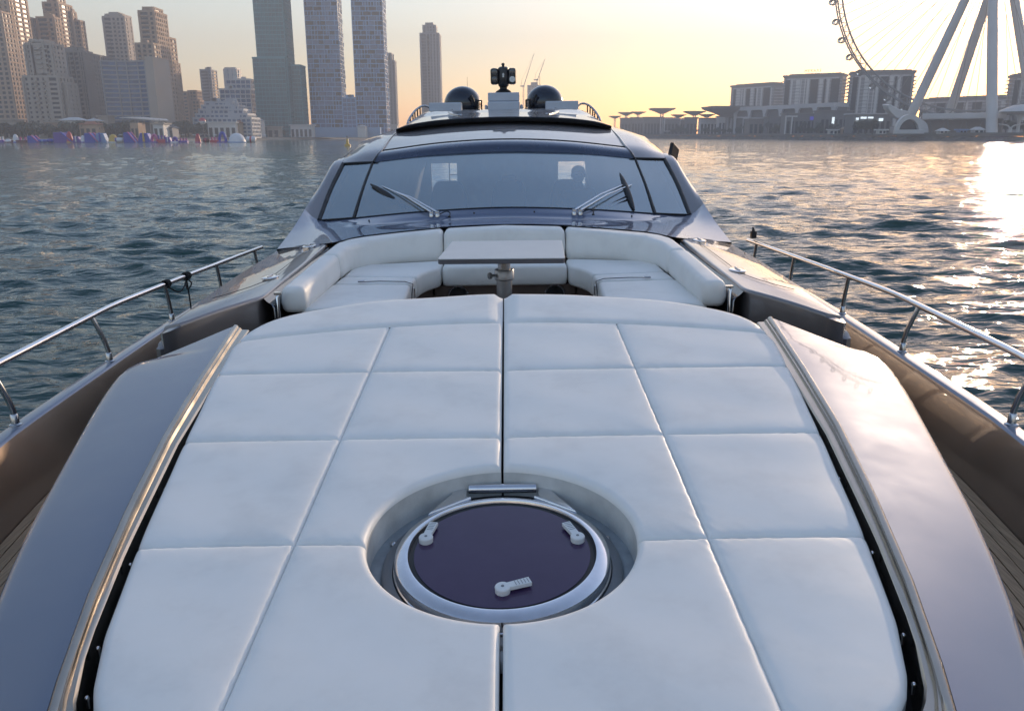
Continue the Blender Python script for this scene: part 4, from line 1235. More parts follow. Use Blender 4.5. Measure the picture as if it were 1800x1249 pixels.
# curved hotel: banded facade bowed inwards with a bright fin at its end
def curved_hotel():
    Y = 660
    a, b_ = at(177, 107, Y), at(254, 107, Y)
    zt = a[2]
    n = 14
    pts = [(a[0] + (b_[0] - a[0]) * k / n, Y + 6 * math.sin(math.pi * k / n)) for k in range(n + 1)]
    q = pts + [(b_[0], Y + 26), (a[0], Y + 26)]
    t = thing('curved_hotel', 'pale blue banded hotel with a bowed front and bright end fin', 'building', ((a[0] + b_[0]) / 2, Y + 10, LZ))
    MB().quadbox(q, LZ, zt).build('glazing', MAT['glass_blue'], t)
    W = MB()
    fl = (zt - LZ) / 17
    for k in range(18):
        z = LZ + k * fl
        W.quadbox([(x, y - .8) for x, y in pts] + [(b_[0] + .8, Y + 26), (a[0] - .8, Y + 26)], z - .55, z + .55)
    for k in (0, 4, 7, 11, 14):
        x, y = pts[k]; W.box(x - .5, x + .5, y - 1.0, y + 1, LZ, zt)
    stuff(W.build('balcony_bands', MAT['grey_wall'], t, weld=False))
    MB().box(b_[0] + .9, b_[0] + 7, Y - 2, Y + 30, LZ, zt + 3).build('end_fin', MAT['beige_pale'], t)
curved_hotel()
tower('residential_tower', 'slim grey tower with a rounded crown rising behind the banded hotel', [(181, 218, 223, 31, 900), (186, 214, 216, 27, 905, dict(depth=20)), (193, 207, 208, 24, 908, dict(depth=14))], 'beige_pale', 'glass_dark', **JB)
tower('residential_tower', 'tall beige stepped tower with a crown standing right of the banded hotel', [(244, 270, 291, 21, 800), (252, 270, 284, 15, 806), (239, 268, 279, 78, 765), (270, 291, 307, 66, 830), (278, 306, 315, 112, 845), (276, 292, 296, 190, 740, dict(fl=3.2))], 'beige_wall', 'glass_dark', **JB)
tower('apartment_block', 'small beige block right of the tall stepped tower', [(318, 331, 333, 163, 900, dict(depth=10, pf_=.9)), (331, 345, 348, 161, 905, dict(depth=14)), (338, 350, 352, 178, 900, dict(depth=12))], 'beige_wall', 'glass_grey', fl=3.4, bay=4, sf=.5, pf_=.3)
tower('office_slab', 'thin grey slab tower with a sunlit side behind the white ziggurat hotel', [(352, 370, 380, 124, 1000)], 'grey_wall', 'glass_grey', fl=3.6, bay=3, sf=.35, pf_=.4)
tower('blue_glass_block', 'stepped blue glass block left of the green tower', [(396, 412, 422, 121, 900, dict(sf=.15, pf_=.8)), (397, 440, 448, 141, 880), (386, 440, 450, 158, 865)], 'white_wall', 'glass_blue', fl=4.2, bay=5, sf=.28, pf_=.15)
tower('ziggurat_hotel', 'white stepped beach hotel with terraces like a ziggurat', [(361, 408, 411, 181, 720, dict(depth=16)), (399, 410, 412, 176, 726, dict(depth=8, sf=0, pf_=.9)), (355, 418, 420, 187, 716, dict(depth=18)), (350, 427, 429, 194, 712, dict(depth=20)), (345, 434, 436, 202, 708, dict(depth=22)), (340, 441, 443, 209, 704, dict(depth=24))], 'hotel_white', 'glass_blue', fl=3.2, bay=4, sf=.45, pf_=.28)
tower('glass_tower', 'tall stepped green glass tower in the middle of the skyline', [(446, 497, 511, -90, 840, dict(mrow=21)), (459, 497, 510, -150, 842, dict(mrow=0)), (444, 500, 511, 103, 838, dict(mrow=103, depth=30)), (512, 527, 536, 116, 850)], 'teal_frame', 'glass_green', fl=4.0, bay=3.4, sf=.16, pf_=.12, p=.25)
# twin tower hotel: irregular pattern of panels, podium joining the shafts
def twin_hotel():
    Y = 880
    t = thing('twin_tower_hotel', 'blue grey twin tower hotel with a patterned facade and joined base', 'building', (gx(610, Y), Y + 15, LZ))
    rng = random.Random(4)
    def block(pL, pF, row, mrow, dep, zb, nm):
        a, b_ = at(pL, mrow, Y), at(pF, mrow, Y)
        z1 = at(pL, row, Y)[2]
        G, W, D = MB(), MB(), MB()
        G.box(a[0], b_[0], Y, Y + dep, zb, z1)
        fl = 4.6; n = int((z1 - zb) / fl); w = (b_[0] - a[0]) / 11
        for k in range(n + 1):
            W.box(a[0] - .2, b_[0] + .2, Y - .42, Y + dep, zb + k * fl - .42, zb + k * fl + .42)
        for k in range(n):
            j = 0
            while j < 11:
                run = rng.choice((1, 1, 2, 3))
                run = min(run, 11 - j)
                x0 = a[0] + j * w; x1 = x0 + run * w
                W.box(x0 - .35, x0 + .35, Y - .5, Y + .2, zb + k * fl, zb + (k + 1) * fl)
                if rng.random() < .55: D.box(x0 + .5, x1 - .4, Y - .15, Y + .2, zb + k * fl + .7, zb + (k + 1) * fl - .6)
                j += run
            yy_ = 0
            while yy_ < dep:
                W.box(b_[0] - .2, b_[0] + .45, Y + yy_, Y + yy_ + .8, zb + k * fl, zb + (k + 1) * fl); yy_ += rng.choice((3.5, 6, 9))
        stuff(W.build('facade_frame', MAT['tower_panel'], t, weld=False)); stuff(G.build('glazing', MAT['glass_blue'], t, weld=False)); stuff(D.build('dark_panes', MAT['glass_dark'], t, weld=False))
    block(534, 591, -170, 0, 26, LZ, 'left')
    block(617, 671, -170, 0, 26, LZ, 'right')
    a, b_ = at(591, 0, Y)[0] + .8, at(617, 0, Y)[0] - .8
    W, G = MB(), MB(); z1 = at(612, 173, Y)[2]
    fbox(W, G, a, b_, Y + .5, Y + 25, LZ, z1, fl=4.6, bay=4.5, sf=.2, pf_=.16, p=.3)
    stuff(W.build('podium_frame', MAT['tower_panel'], t, weld=False)); stuff(G.build('podium_glazing', MAT['glass_blue'], t, weld=False))
    MB().box(at(552, 230, Y)[0], at(672, 230, Y)[0], Y - 14, Y - 2, LZ, at(600, 224, Y)[2]).build('low_podium', MAT['tower_panel'], t)
simple('tower_panel', (0.21, 0.39, 0.60), 0.6, var=0.06, vscale=0.05)
twin_hotel()
tower('slim_tower', 'slim grey stepped tower immediately right of the twin tower hotel', [(678, 687, 688, 95, 1050, dict(depth=22)), (686, 693, 696, 108, 1052)], 'grey_wall', 'glass_grey', fl=3.8, bay=3, sf=.2, pf_=.5)
t, b0 = tower('skyscraper', 'lone grey skyscraper with vertical ribs above the yacht roof', [(739, 771, 774, 60, 1150, dict(depth=30)), (744, 765, 767, 46, 1154, dict(depth=22)), (749, 760, 761, 42, 1157, dict(depth=14))], 'grey_wall', 'glass_grey', fl=4, bay=4.4, sf=.12, pf_=.5, p=.8)
tower('unfinished_building', 'grey concrete building under construction beneath the cranes', [(928, 950, 951, 151, 1700, dict(depth=25)), (934, 944, 945, 146, 1706, dict(depth=10))], 'concrete', 'glass_dark', fl=4.5, bay=6, sf=.5, pf_=.3, zg=QZ)
def crane(px, Y, rowc, jib, label):
    b_ = at(px, 200, Y); top = at(px, rowc, Y)
    t = thing('tower_crane', label, 'crane', (b_[0], Y, QZ), 'luffing cranes on the far building site')
    X = b_[0]
    g = MB(); w = 1.0
    for dx, dy in ((-w, -w), (w, -w), (w, w), (-w, w)): g.tube([(X + dx, Y + dy, QZ), (X + dx, Y + dy, top[2])], .35, 5)
    z = QZ; k = 0
    while z < top[2] - 4:
        s = 1 if k % 2 else -1
        g.tube([(X - s * w, Y - w, z), (X + s * w, Y - w, z + 4)], .25, 4); z += 4; k += 1
    g.build('mast', MAT['wheel_grey'], t)
    g = MB(); g.box(X - 2, X + 2, Y - 2, Y + 2, top[2], top[2] + 3); g.box(X - 7, X - 2, Y - 1.5, Y + 1.5, top[2] + .5, top[2] + 2.5); g.build('cab', MAT['wheel_grey'], t)
    e = at(jib[0], jib[1], Y)
    g = MB(); g.tube([(X + 1, Y, top[2] + 3), e], [.9, .4], 6); g.build('jib', MAT['wheel_grey'], t)
    g = MB(); g.tube([(X - 5, Y, top[2] + 3), (X - 3, Y, top[2] + 14)], .35, 5); g.tube([(X - 3, Y, top[2] + 14), e], .15, 4); g.build('stay', MAT['wheel_grey'], t)
crane(920, 1700, 153, (939, 94), 'left one of two luffing cranes beside the yacht searchlight')
crane(944, 1700, 142, (958, 104), 'right one of two luffing cranes beside the yacht searchlight')

# ---- low buildings along the beach
def low(px0, px1, row, Y, wall, label, roof=None, cat='building', openings=True, zg=LZ, dep=12, name='beach_pavilion'):
    a, b_ = at(px0, row, Y), at(px1, row, Y)
    x0, x1, z1 = a[0], b_[0], a[2]
    t = thing(name, label, cat, ((x0 + x1) / 2, Y + dep / 2, zg))
    MB().box(x0, x1, Y, Y + dep, zg, z1 - (1.0 if roof else 0)).build('wall', MAT[wall], t)
    if roof:
        g = MB(); e = 1.2
        if roof[1] == 'flat': g.box(x0 - e, x1 + e, Y - e, Y + dep + e, z1 - .98, z1)
        else:
            zr = z1 - 1.0
            g.add([(x0 - e, Y - e, zr), (x1 + e, Y - e, zr), (x1 + e, Y + dep + e, zr), (x0 - e, Y + dep + e, zr), (x0 + dep / 3, Y + dep / 2, z1 + 1.2), (x1 - dep / 3, Y + dep / 2, z1 + 1.2)],
                  [(0, 1, 5, 4), (1, 2, 5), (2, 3, 4, 5), (3, 0, 4), (3, 2, 1, 0)])
        g.build('roof', MAT[roof[0]], t)
    if openings:
        n = max(2, int((x1 - x0) / 4)); w = (x1 - x0) / n
        for k in range(n):
            g = MB(); g.box(x0 + (k + .2) * w, x0 + (k + .8) * w, Y - .06, Y + .05, zg + .4, zg + (z1 - zg) * .62)
            g.build('window', MAT['glass_dark'], t)
    return t
low(-20, 22, 209, 580, 'beige_pale', 'low cream building with flat roof at the left edge of the beach', ('beige_pale', 'flat'))
low(28, 42, 218, 590, 'beige_wall', 'small tan kiosk among trees near the left edge', ('terracotta', 'hip'))
low(44, 66, 221, 585, 'white_wall', 'low white beach bar with pinkish front beside the tan kiosk', ('beige_pale', 'flat'))
low(76, 104, 213, 600, 'beige_wall', 'long tan low building below the pale narrow tower', ('beige_pale', 'flat'))
low(105, 141, 209, 605, 'white_wall', 'white tent roofed hall below the brown office block', ('white_wall', 'hip'))
low(138, 168, 216, 590, 'beige_wall', 'beach building with a red tiled roof right of the white tent hall', ('terracotta', 'hip'))
low(150, 166, 210, 610, 'white_wall', 'small white tent behind the red tiled roof', ('white_wall', 'hip'), openings=False)
low(172, 188, 203, 640, 'beige_pale', 'small cream gatehouse at the foot of the brown office block', ('beige_pale', 'flat'))
# white wing-roofed pavilion
def wing_pavilion():
    Y = 620
    a, b_ = at(203, 206, Y), at(290, 209, Y)
    t = thing('wing_roof_pavilion', 'long thin white wing roof on posts in front of the banded hotel', 'pavilion', ((a[0] + b_[0]) / 2, Y + 8, LZ))
    g = MB(); z = a[2]
    g.add([(a[0], Y + 6, z - .2), (a[0] + 10, Y - 4, z), (b_[0] - 6, Y - 4, z - 1.6), (b_[0], Y + 6, z - 2.2), (b_[0] - 6, Y + 18, z - 1.0), (a[0] + 10, Y + 18, z + .6)] +
          [(a[0], Y + 6, z - .6), (a[0] + 10, Y - 4, z - .8), (b_[0] - 6, Y - 4, z - 2.4), (b_[0], Y + 6, z - 2.6), (b_[0] - 6, Y + 18, z - 1.8), (a[0] + 10, Y + 18, z - .2)],
          [(0, 1, 2, 3, 4, 5), (11, 10, 9, 8, 7, 6)] + [(i, 6 + i, 6 + (i + 1) % 6, (i + 1) % 6) for i in range(6)])
    g.build('roof', MAT['white_wall'], t)
    for k in range(7):
        x = a[0] + 8 + k * (b_[0] - a[0] - 14) / 6
        MB().tube([(x, Y + 4, LZ), (x + random.uniform(-1, 1), Y + 4, z - 1.2)], .3, 6).build('post', MAT['grey_wall'], t)
    MB().box(a[0] + 12, b_[0] - 12, Y + 8, Y + 16, LZ, z - 3.5).build('wall', MAT['dark_wall'], t)
wing_pavilion()
low(228, 242, 216, 600, 'beige_wall', 'tan changing hut under the white wing roof', None)
low(268, 286, 216, 600, 'white_wall', 'pale open fronted cafe under the right end of the wing roof', ('beige_pale', 'flat'))
low(292, 302, 222, 610, 'grey_wall', 'little grey hut right of the wing roofed pavilion', ('grey_wall', 'hip'))
low(364, 414, 214, 690, 'white_wall', 'white flat canopy in front of the ziggurat hotel', ('white_wall', 'flat'))
low(412, 421, 214, 695, 'beige_wall', 'tiny tan hut at the end of the white canopy', ('terracotta', 'hip'), openings=False)
low(440, 458, 210, 780, 'white_wall', 'white rounded annex at the foot of the green tower', ('white_wall', 'hip'))
low(469, 490, 222, 800, 'beige_pale', 'cream two storey beach house left of the dark shore trees', ('beige_pale', 'flat'))
low(510, 548, 219, 820, 'white_wall', 'white terrace building below the green tower annex', ('white_wall', 'flat'))
low(628, 642, 221, 850, 'white_wall', 'white pointed tent on the beach below the right hotel tower', ('white_wall', 'hip'), openings=False)
low(648, 698, 219, 1020, 'white_wall', 'long white low terrace right of the twin tower hotel', ('white_wall', 'flat'))
def balloon():
    c = at(356, 213, 640)
    t = thing('beach_balloon', 'red and white ball balloon above the trees by the ziggurat hotel', 'balloon', (c[0], 640, LZ))
    for a0, a1, mt, nm in ((0, 90, 'infl_red', 'upper_half'), (-90, 0, 'infl_white', 'lower_half')):
        g = MB(); g.lathe((c[0], 640, c[2]), [(2.5 * math.cos(R(a)) + .001, 2.5 * math.sin(R(a))) for a in np.linspace(a0, a1, 7)], 18); g.build(nm, MAT[mt], t, smooth=70)
    MB().tube([(c[0], 640, LZ), (c[0], 640, c[2] - 2.4)], .12, 6).build('tether', MAT['wheel_grey'], t)
balloon()

# ---- trees
def leafy(mb, c, r, n, rng, size):
    th = rng.uniform(0, 2 * math.pi, n); u = rng.uniform(-1, 1, n); q = rng.uniform(0.35, 1.0, n) ** 0.5
    # clumps
    lob = rng.randn(9, 3); lob /= np.linalg.norm(lob, axis=1)[:, None]
    for k in range(n):
        d = np.array([math.cos(th[k]) * math.sqrt(1 - u[k] ** 2), math.sin(th[k]) * math.sqrt(1 - u[k] ** 2), u[k]])
        b_ = 0.72 + 0.38 * max(0, (lob @ d).max()) ** 4
        p = np.array(c) + d * q[k] * np.array(r) * b_
        a = rng.randn(3); a /= np.linalg.norm(a); e = np.cross(a, rng.randn(3)); e /= np.linalg.norm(e) + 1e-9
        s = size * rng.uniform(.6, 1.3)
        mb.add([p - a * s, p + e * s * .8, p + a * s, p - e * s * .8], [(0, 1, 2, 3)])
TREES = {}
def tree_proto(kind, seed):
    rng = np.random.RandomState(seed)
    h = 8.0
    t = MB(); t.tube([(0, 0, 0), (.15, 0, 1.4), (.0, .2, 3.4)], [.32, .24, .16], 7)
    for k in range(4):
        a = k * 1.6 + rng.rand()
        t.tube([(0, .1, 2.6 + .3 * k), (1.1 * math.cos(a), 1.1 * math.sin(a), 4.2 + .3 * k)], [.13, .05], 5)
    c = MB()
    leafy(c, (0, 0, 5.0), (3.3, 3.3, 3.0), 420, rng, .42)
    for k in range(3):
        a = rng.rand() * 6.28; leafy(c, (2.2 * math.cos(a), 2.2 * math.sin(a), 4.2 + rng.rand()), (1.7, 1.7, 1.5), 130, rng, .38)
    tr_ = t.build('trunk', MAT['bark']); cr = c.build('crown', MAT[kind], weld=False)
    TREES.setdefault(kind, []).append((tr_.data, cr.data))
    bpy.data.objects.remove(tr_); bpy.data.objects.remove(cr)
for sd_ in (1, 2, 3): tree_proto('leaf', sd_); tree_proto('leaf_dark', sd_ + 10)
def tree(px, Y, rowtop, zg, label, group, kind='leaf', wide=1.0):
    b_ = at(px, 236, Y); h = max(3.0, at(px, rowtop, Y)[2] - zg)
    t = thing('shore_tree', label, 'tree', (b_[0], Y, zg), group)
    sc_ = h / 8.2
    t.scale = (sc_ * wide, sc_ * wide, sc_); t.rotation_euler = (0, 0, random.uniform(0, 6.28))
    tm, cm = random.choice(TREES[kind])
    for nm, me in (('trunk', tm), ('crown', cm)):
        o = bpy.data.objects.new(nm, me); col.objects.link(o); o.parent = t
rt = random.Random(11)
GL = 'trees along the left beach'
for k in range(92):
    px = -25 + k * 5.2 + rt.uniform(-4, 4)
    Y = float(np.interp(px, [-30, 200, 430, 560, 700], [560, 610, 735, 905, 1130])) + rt.uniform(2, 30)
    tree(px, Y, rt.uniform(211, 226) - (4 if 470 > px > 290 else 0), LZ, 'dark leafy tree in the row behind the left beach', GL, rt.choice(('leaf', 'leaf_dark', 'leaf_dark')), rt.uniform(1.1, 1.8))
for k in range(30):
    px = 458 + k * 8.6 + rt.uniform(-3, 3)
    Y = float(np.interp(px, [430, 560, 700], [740, 925, 1140])) + rt.uniform(0, 25)
    big = 572 < px < 622
    tree(px, Y, rt.uniform(209, 214) if big else rt.uniform(218, 226), LZ, 'dark leafy tree in the row behind the left beach', GL, rt.choice(('leaf', 'leaf_dark')), rt.uniform(1.0, 1.5))

# ---- palms
def palm_proto():
    rng = np.random.RandomState(8)
    t = MB(); t.tube([(0, 0, 0), (.15, 0, 2.5), (.1, .1, 5.0), (0, 0, 7.0)], [.30, .22, .19, .17], 7)
    c = MB()
    for k in range(15):
        a = k * 2.4 + rng.rand() * .4; e = rng.uniform(-.2, .9); L = rng.uniform(2.4, 3.2)
        pts = [np.array([math.cos(a) * L * q, math.sin(a) * L * q, 7.0 + L * (e * q - 1.1 * q * q)]) for q in np.linspace(0, 1, 6)]
        sd_ = np.array([-math.sin(a), math.cos(a), 0])
        for q in range(5):
            w0, w1 = .42 * math.sin(math.pi * (q + .4) / 6), .42 * math.sin(math.pi * (q + 1.4) / 6)
            dz = np.array([0, 0, -.25])
            c.add([pts[q] - sd_ * w0 + dz * w0, pts[q], pts[q + 1], pts[q + 1] - sd_ * w1 + dz * w1], [(0, 1, 2, 3)])
            c.add([pts[q], pts[q] + sd_ * w0 + dz * w0, pts[q + 1] + sd_ * w1 + dz * w1, pts[q + 1]], [(0, 1, 2, 3)])
    a, b_ = t.build('trunk', MAT['bark'], smooth=60), c.build('crown', MAT['leaf_dark'], weld=False)
    d = (a.data, b_.data); bpy.data.objects.remove(a); bpy.data.objects.remove(b_)
    return d
PALM = palm_proto()
def palm(px, Y, rowtop, zg, label, group):
    b_ = at(px, 236, Y); sc_ = max(.6, (at(px, rowtop, Y)[2] - zg) / 7.6)
    t = thing('palm_tree', label, 'palm', (b_[0], Y, zg), group)
    t.scale = (sc_,) * 3; t.rotation_euler = (0, 0, rt.uniform(0, 6.28))
    for nm, me in (('trunk', PALM[0]), ('crown', PALM[1])):
        o = bpy.data.objects.new(nm, me); col.objects.link(o); o.parent = t
for k in range(22):
    px = 8 + k * 20 + rt.uniform(-7, 7)
    Y = float(np.interp(px, [-30, 200, 430], [548, 596, 720])) + rt.uniform(0, 10)
    palm(px, Y, rt.uniform(211, 219), LZ, 'palm tree rising from the tree row behind the left beach', 'palms along the left beach')
for k in range(9):
    px = 1300 + k * 22 + rt.uniform(-6, 6)
    palm(px, qy0(px) + 12, rt.uniform(212, 218), QZ, 'palm tree on the island promenade in front of the dark shops', 'palms on the island promenade')

# ---- floating inflatable park
def infl(kind, px0, px1, row, mats, label, Y=452):
    a, b_ = at(px0, row, Y), at(px1, row, Y)
    x0, x1, z1 = a[0], b_[0], a[2]; w = x1 - x0; d = max(3.0, w * .6); xm = (x0 + x1) / 2
    t = thing('inflatable', label, 'inflatable', (xm, Y + d / 2, 0), 'floating inflatable water park')
    m0, m1 = MAT[mats[0]], MAT[mats[-1]]
    def prism(q, y0, y1, nm, mt, bev=.35):
        g = MB(); n = len(q)
        g.add([(x, y0, z) for x, z in q] + [(x, y1, z) for x, z in q], [tuple(range(n - 1, -1, -1)), tuple(range(n, 2 * n))] + [(i, n + i, n + (i + 1) % n, (i + 1) % n) for i in range(n)])
        g.build(nm, mt, t, smooth=50, bevel=bev)
    if kind == 'slide':
        prism([(x0, -.3), (x1, -.3), (x0 + w * .45, z1), (x0 + w * .05, z1)], Y, Y + d, 'slide_body', m0)
        prism([(x1 - .2, .2), (x1 + .5, .2), (x0 + w * .5, z1 + .4), (x0 + w * .4, z1 + .4)], Y - .6, Y + .4, 'side_tube', m1)
        prism([(x1 - .2, .2), (x1 + .5, .2), (x0 + w * .5, z1 + .4), (x0 + w * .4, z1 + .4)], Y + d - .4, Y + d + .6, 'side_tube', m1)
    elif kind == 'wedge':
        prism([(x0, -.3), (x1, -.3), (x1 - w * .25, z1), (x0 + w * .25, z1)], Y, Y + d, 'tower_body', m0)
        prism([(x0 + w * .42, .4), (x0 + w * .58, .4), (x0 + w * .55, z1 + .25), (x0 + w * .45, z1 + .25)], Y - .5, Y - .04, 'climbing_strip', m1, .12)
    elif kind == 'dome':
        g = MB(); g.lathe((xm, Y + d / 2, 0), [(w / 2 * math.cos(R(a)) ** .8 + .001, -.3 + (z1 + .3) * math.sin(R(a)) ** 1.3) for a in range(0, 91, 9)], 22); g.build('dome_body', m0, t, smooth=60)
        g = MB(); g.lathe((xm, Y + d / 2, 0), [(w / 2 * 1.0, -.3), (w / 2 * 1.06, .15), (w / 2, .45)], 22); g.build('skirt_tube', m1, t, smooth=60)
    elif kind == 'roll':
        g = MB(); r = max(.6, z1 / 2); g.tube([(x0, Y + 1, r - .1), (x0 + .5, Y + 1, r), (x1 - .5, Y + 1, r), (x1, Y + 1, r - .1)], [r * .7, r, r, r * .7], 14); g.build('tube_body', m0, t, smooth=60)
        g = MB(); g.tube([(xm - .4, Y + 1, r), (xm + .4, Y + 1, r)], r * 1.05, 14); g.build('band', m1, t, smooth=60)
    elif kind == 'arch':
        g = MB(); g.tube([(xm + (w / 2 - .7) * math.cos(a), Y + 1, (z1 - .7) * math.sin(a)) for a in np.linspace(0, math.pi, 15)], .75, 10); g.build('arch_tube', m0, t, smooth=60)
        g = MB(); g.box(x0, x1, Y - 1.5, Y + 3.5, -.3, .55); g.build('raft', m1, t, bevel=.25)
    else:
        g = MB(); g.box(x0, x1, Y, Y + d, -.3, max(.6, z1 * .45)); g.build('raft', m0, t, bevel=.3)
        for k in range(3):
            g = MB(); x = x0 + w * (k + .5) / 3; g.tube([(x, Y + d / 2, .5), (x, Y + d / 2, z1)], .5, 10); g.build('pillar', m1, t, smooth=50)
for it in [('dome', 5, 18, 244, ('infl_white', 'infl_maroon'), 'small white float dome at the left picture edge'), ('raft', -12, 4, 240, ('infl_purple', 'infl_white'), 'purple raft with posts half out of the left picture edge'),
           ('raft', 18, 44, 241, ('infl_maroon', 'infl_pink'), 'dark red raft with pink posts near the left edge'), ('dome', 18, 29, 236, ('infl_white', 'infl_blue'), 'white dome behind the dark red raft'),
           ('slide', 46, 66, 239, ('infl_blue', 'infl_pink'), 'low blue slide with pink tubes left of the two blue rolls'), ('roll', 66, 80, 245, ('infl_blue', 'infl_sky'), 'blue roll float, left of a pair'),
           ('roll', 81, 92, 244, ('infl_blue', 'infl_purple'), 'blue roll float, right of a pair'), ('slide', 91, 124, 233, ('infl_purple', 'infl_blue'), 'largest purple and blue slide of the inflatable park'),
           ('dome', 112, 124, 231, ('infl_red', 'infl_yellow'), 'red topped dome behind the largest purple slide'), ('wedge', 125, 140, 240, ('infl_purple', 'infl_white'), 'short purple float tower right of the largest slide'),
           ('dome', 138, 148, 238, ('infl_white', 'infl_purple'), 'round white float between purple tower and pink slide'), ('slide', 146, 170, 234, ('infl_blue', 'infl_pink'), 'dark blue slide with pink side tubes'),
           ('wedge', 163, 186, 234, ('infl_sky', 'infl_blue'), 'pale blue climbing tower with darker strip'), ('dome', 187, 204, 236, ('infl_yellow', 'infl_white'), 'cream float dome right of the pale blue tower'),
           ('roll', 192, 214, 242, ('infl_white', 'infl_purple'), 'long white roll float with purple band'), ('slide', 215, 236, 233, ('infl_blue', 'infl_pink'), 'steep blue slide with pink rail right of the white roll'),
           ('wedge', 239, 264, 234, ('infl_blue', 'infl_yellow'), 'blue climbing tower with a yellow strip'), ('arch', 262, 276, 235, ('infl_pink', 'infl_purple'), 'pink arch on a purple raft'),
           ('raft', 274, 290, 238, ('infl_red', 'infl_purple'), 'red raft with purple posts right of the pink arch'), ('wedge', 288, 300, 241, ('infl_purple', 'infl_white'), 'low purple float tower with white strip'),
           ('arch', 300, 312, 240, ('infl_purple', 'infl_white'), 'small purple arch on a white raft'), ('raft', 313, 328, 243, ('infl_purple', 'infl_pink'), 'low purple raft with pink posts'),
           ('dome', 340, 350, 235, ('infl_red', 'infl_pink'), 'tall pinkish red egg shaped float'), ('roll', 355, 366, 243, ('infl_maroon', 'infl_red'), 'short dark red roll float'),
           ('raft', 368, 384, 241, ('infl_red', 'infl_pink'), 'bright red raft left of the blue arch'), ('arch', 381, 397, 231, ('infl_blue', 'infl_purple'), 'tall blue arch beside the white iceberg float'),
           ('dome', 397, 428, 234, ('infl_white', 'infl_sky'), 'big white iceberg shaped float at the right end of the water park'), ('roll', 432, 448, 240, ('infl_white', 'infl_red'), 'small white boat shaped float right of the iceberg')]:
    infl(*it)
# beach parasols and loungers further along the sand
for k in range(34):
    px = 210 + k * 14.2 + rt.uniform(-5, 5)
    Y = float(np.interp(px, [0, 200, 430, 560, 700], [520, 560, 680, 860, 1080])) + rt.uniform(30, 55)
    x = gx(px, Y)
    z = LZ - .4
    t = thing('beach_parasol', 'pale parasol in the row on the left beach', 'parasol', (x, Y, z), 'parasols on the left beach')
    MB().tube([(x, Y, z), (x, Y, z + 2.6)], .08, 5).build('pole', MAT['wheel_grey'], t)
    MB().lathe((x, Y, z), [(1.9, 2.2), (1.0, 2.75), (.01, 3.0)], 10).build('canopy', MAT['beige_pale' if k % 3 else 'white_wall'], t)

# ---- buoy
def buoy():
    Y = 300; c = at(611, 256, Y); x = c[0]
    t = thing('channel_buoy', 'yellow navigation buoy floating left of the cabin', 'buoy', (x, Y, 0))
    MB().lathe((x, Y, 0), [(.0, -.6), (1.0, -.5), (1.15, 0), (1.1, .55), (.95, .7), (.0, .75)], 20).build('float', MAT['infl_yellow'], t, smooth=40)
    MB().lathe((x, Y, 0), [(.62, .74), (.5, 1.6), (.3, 2.6), (.0, 2.62)], 16).build('tower', MAT['infl_yellow'], t, smooth=40)
    MB().lathe((x, Y, 0), [(.18, 2.6), (.18, 3.1), (.34, 3.2), (.0, 3.9)], 12).build('top_mark', MAT['dark_wall'], t, smooth=40)
buoy()

# ================================================================== ISLAND SHORE (right)
def qy(px): return float(np.interp(px, [p for p, _ in shoreR], [y for _, y in shoreR]))
def oriented(pA, YA, pB, YB, row, fn, name, label, cat='building', zg=QZ):
    """builds in local axes (u along the front, v into the depth, z) and sets it between two points"""
    A, B = at(pA, row, YA), at(pB, row, YB)
    L = math.hypot(B[0] - A[0], B[1] - A[1]); ux, uy = (B[0] - A[0]) / L, (B[1] - A[1]) / L
    t = thing(name, label, cat, ((A[0] + B[0]) / 2, (A[1] + B[1]) / 2, zg))
    def put(mb, nm, mat, **kw):
        mb.v = [(A[0] + u * ux - v * uy, A[1] + u * uy + v * ux, z) for u, v, z in mb.v]
        return mb.build(nm, MAT[mat], t, **kw)
    fn(L, A[2], put, zg)
    return t
def hotel_fn(strips, left_balc=True, right_balc=True, fl=3.5):
    def fn(L, zt, put, zg):
        D = 22
        g = MB(); g.box(0, L, 0, D, zg, zt - 3.5); put(g, 'wall', 'hotel_grey')
        g = MB(); g.box(-1.2, L + 1.2, -1.6, D + 1, zt - 3.48, zt - 1.2); put(g, 'roof', 'dark_roof')
        g = MB(); g.box(L * .08, L * .95, 2, D - 2, zt - 1.19, zt); put(g, 'plant_screen', 'dark_roof')
        n = int((zt - zg) / fl)
        for a, b_, mt in strips:
            g = MB()
            g.box(L * a, L * b_, -.55, .2, zg + 8, zt - 6.5)
            put(g, 'white_bay' if mt == 'white_wall' else 'glazed_bay', mt)
            if (b_ - a) * L > 3 and mt == 'white_wall':
                W = MB()
                for k in range(n):
                    z = zg + 8 + k * fl
                    if z + fl < zt - 6.5: W.box(L * a - .05, L * b_ + .05, -.75, -.4, z + .2, z + .75)
                stuff(put(W, 'bay_floors', 'hotel_grey', weld=False))
        W = MB()
        for k in range(n):
            z = zg + 6 + k * fl
            if z > zt - 6: break
            W.box(.3, L - .3, -.38, .3, z, z + .5)
            if left_balc: W.box(-2.6, .2, 1, D - 1, z, z + .55)
            if right_balc: W.box(L - .2, L + 2.6, 1, D - 1, z, z + .55)
        stuff(put(W, 'balcony_slabs', 'hotel_slab', weld=False))
        g = MB(); g.box(L * .06, L * .94, -.9, -.1, zt - 6.4, zt - 5.0); put(g, 'top_band', 'hotel_slab')
    return fn
simple('hotel_grey', (0.30, 0.29, 0.29), 0.6, var=0.12, vscale=0.1)
simple('hotel_slab', (0.55, 0.54, 0.55), 0.6, var=0.08, vscale=0.1)
simple('dark_roof', (0.19, 0.18, 0.175), 0.7, var=0.1, vscale=0.1)
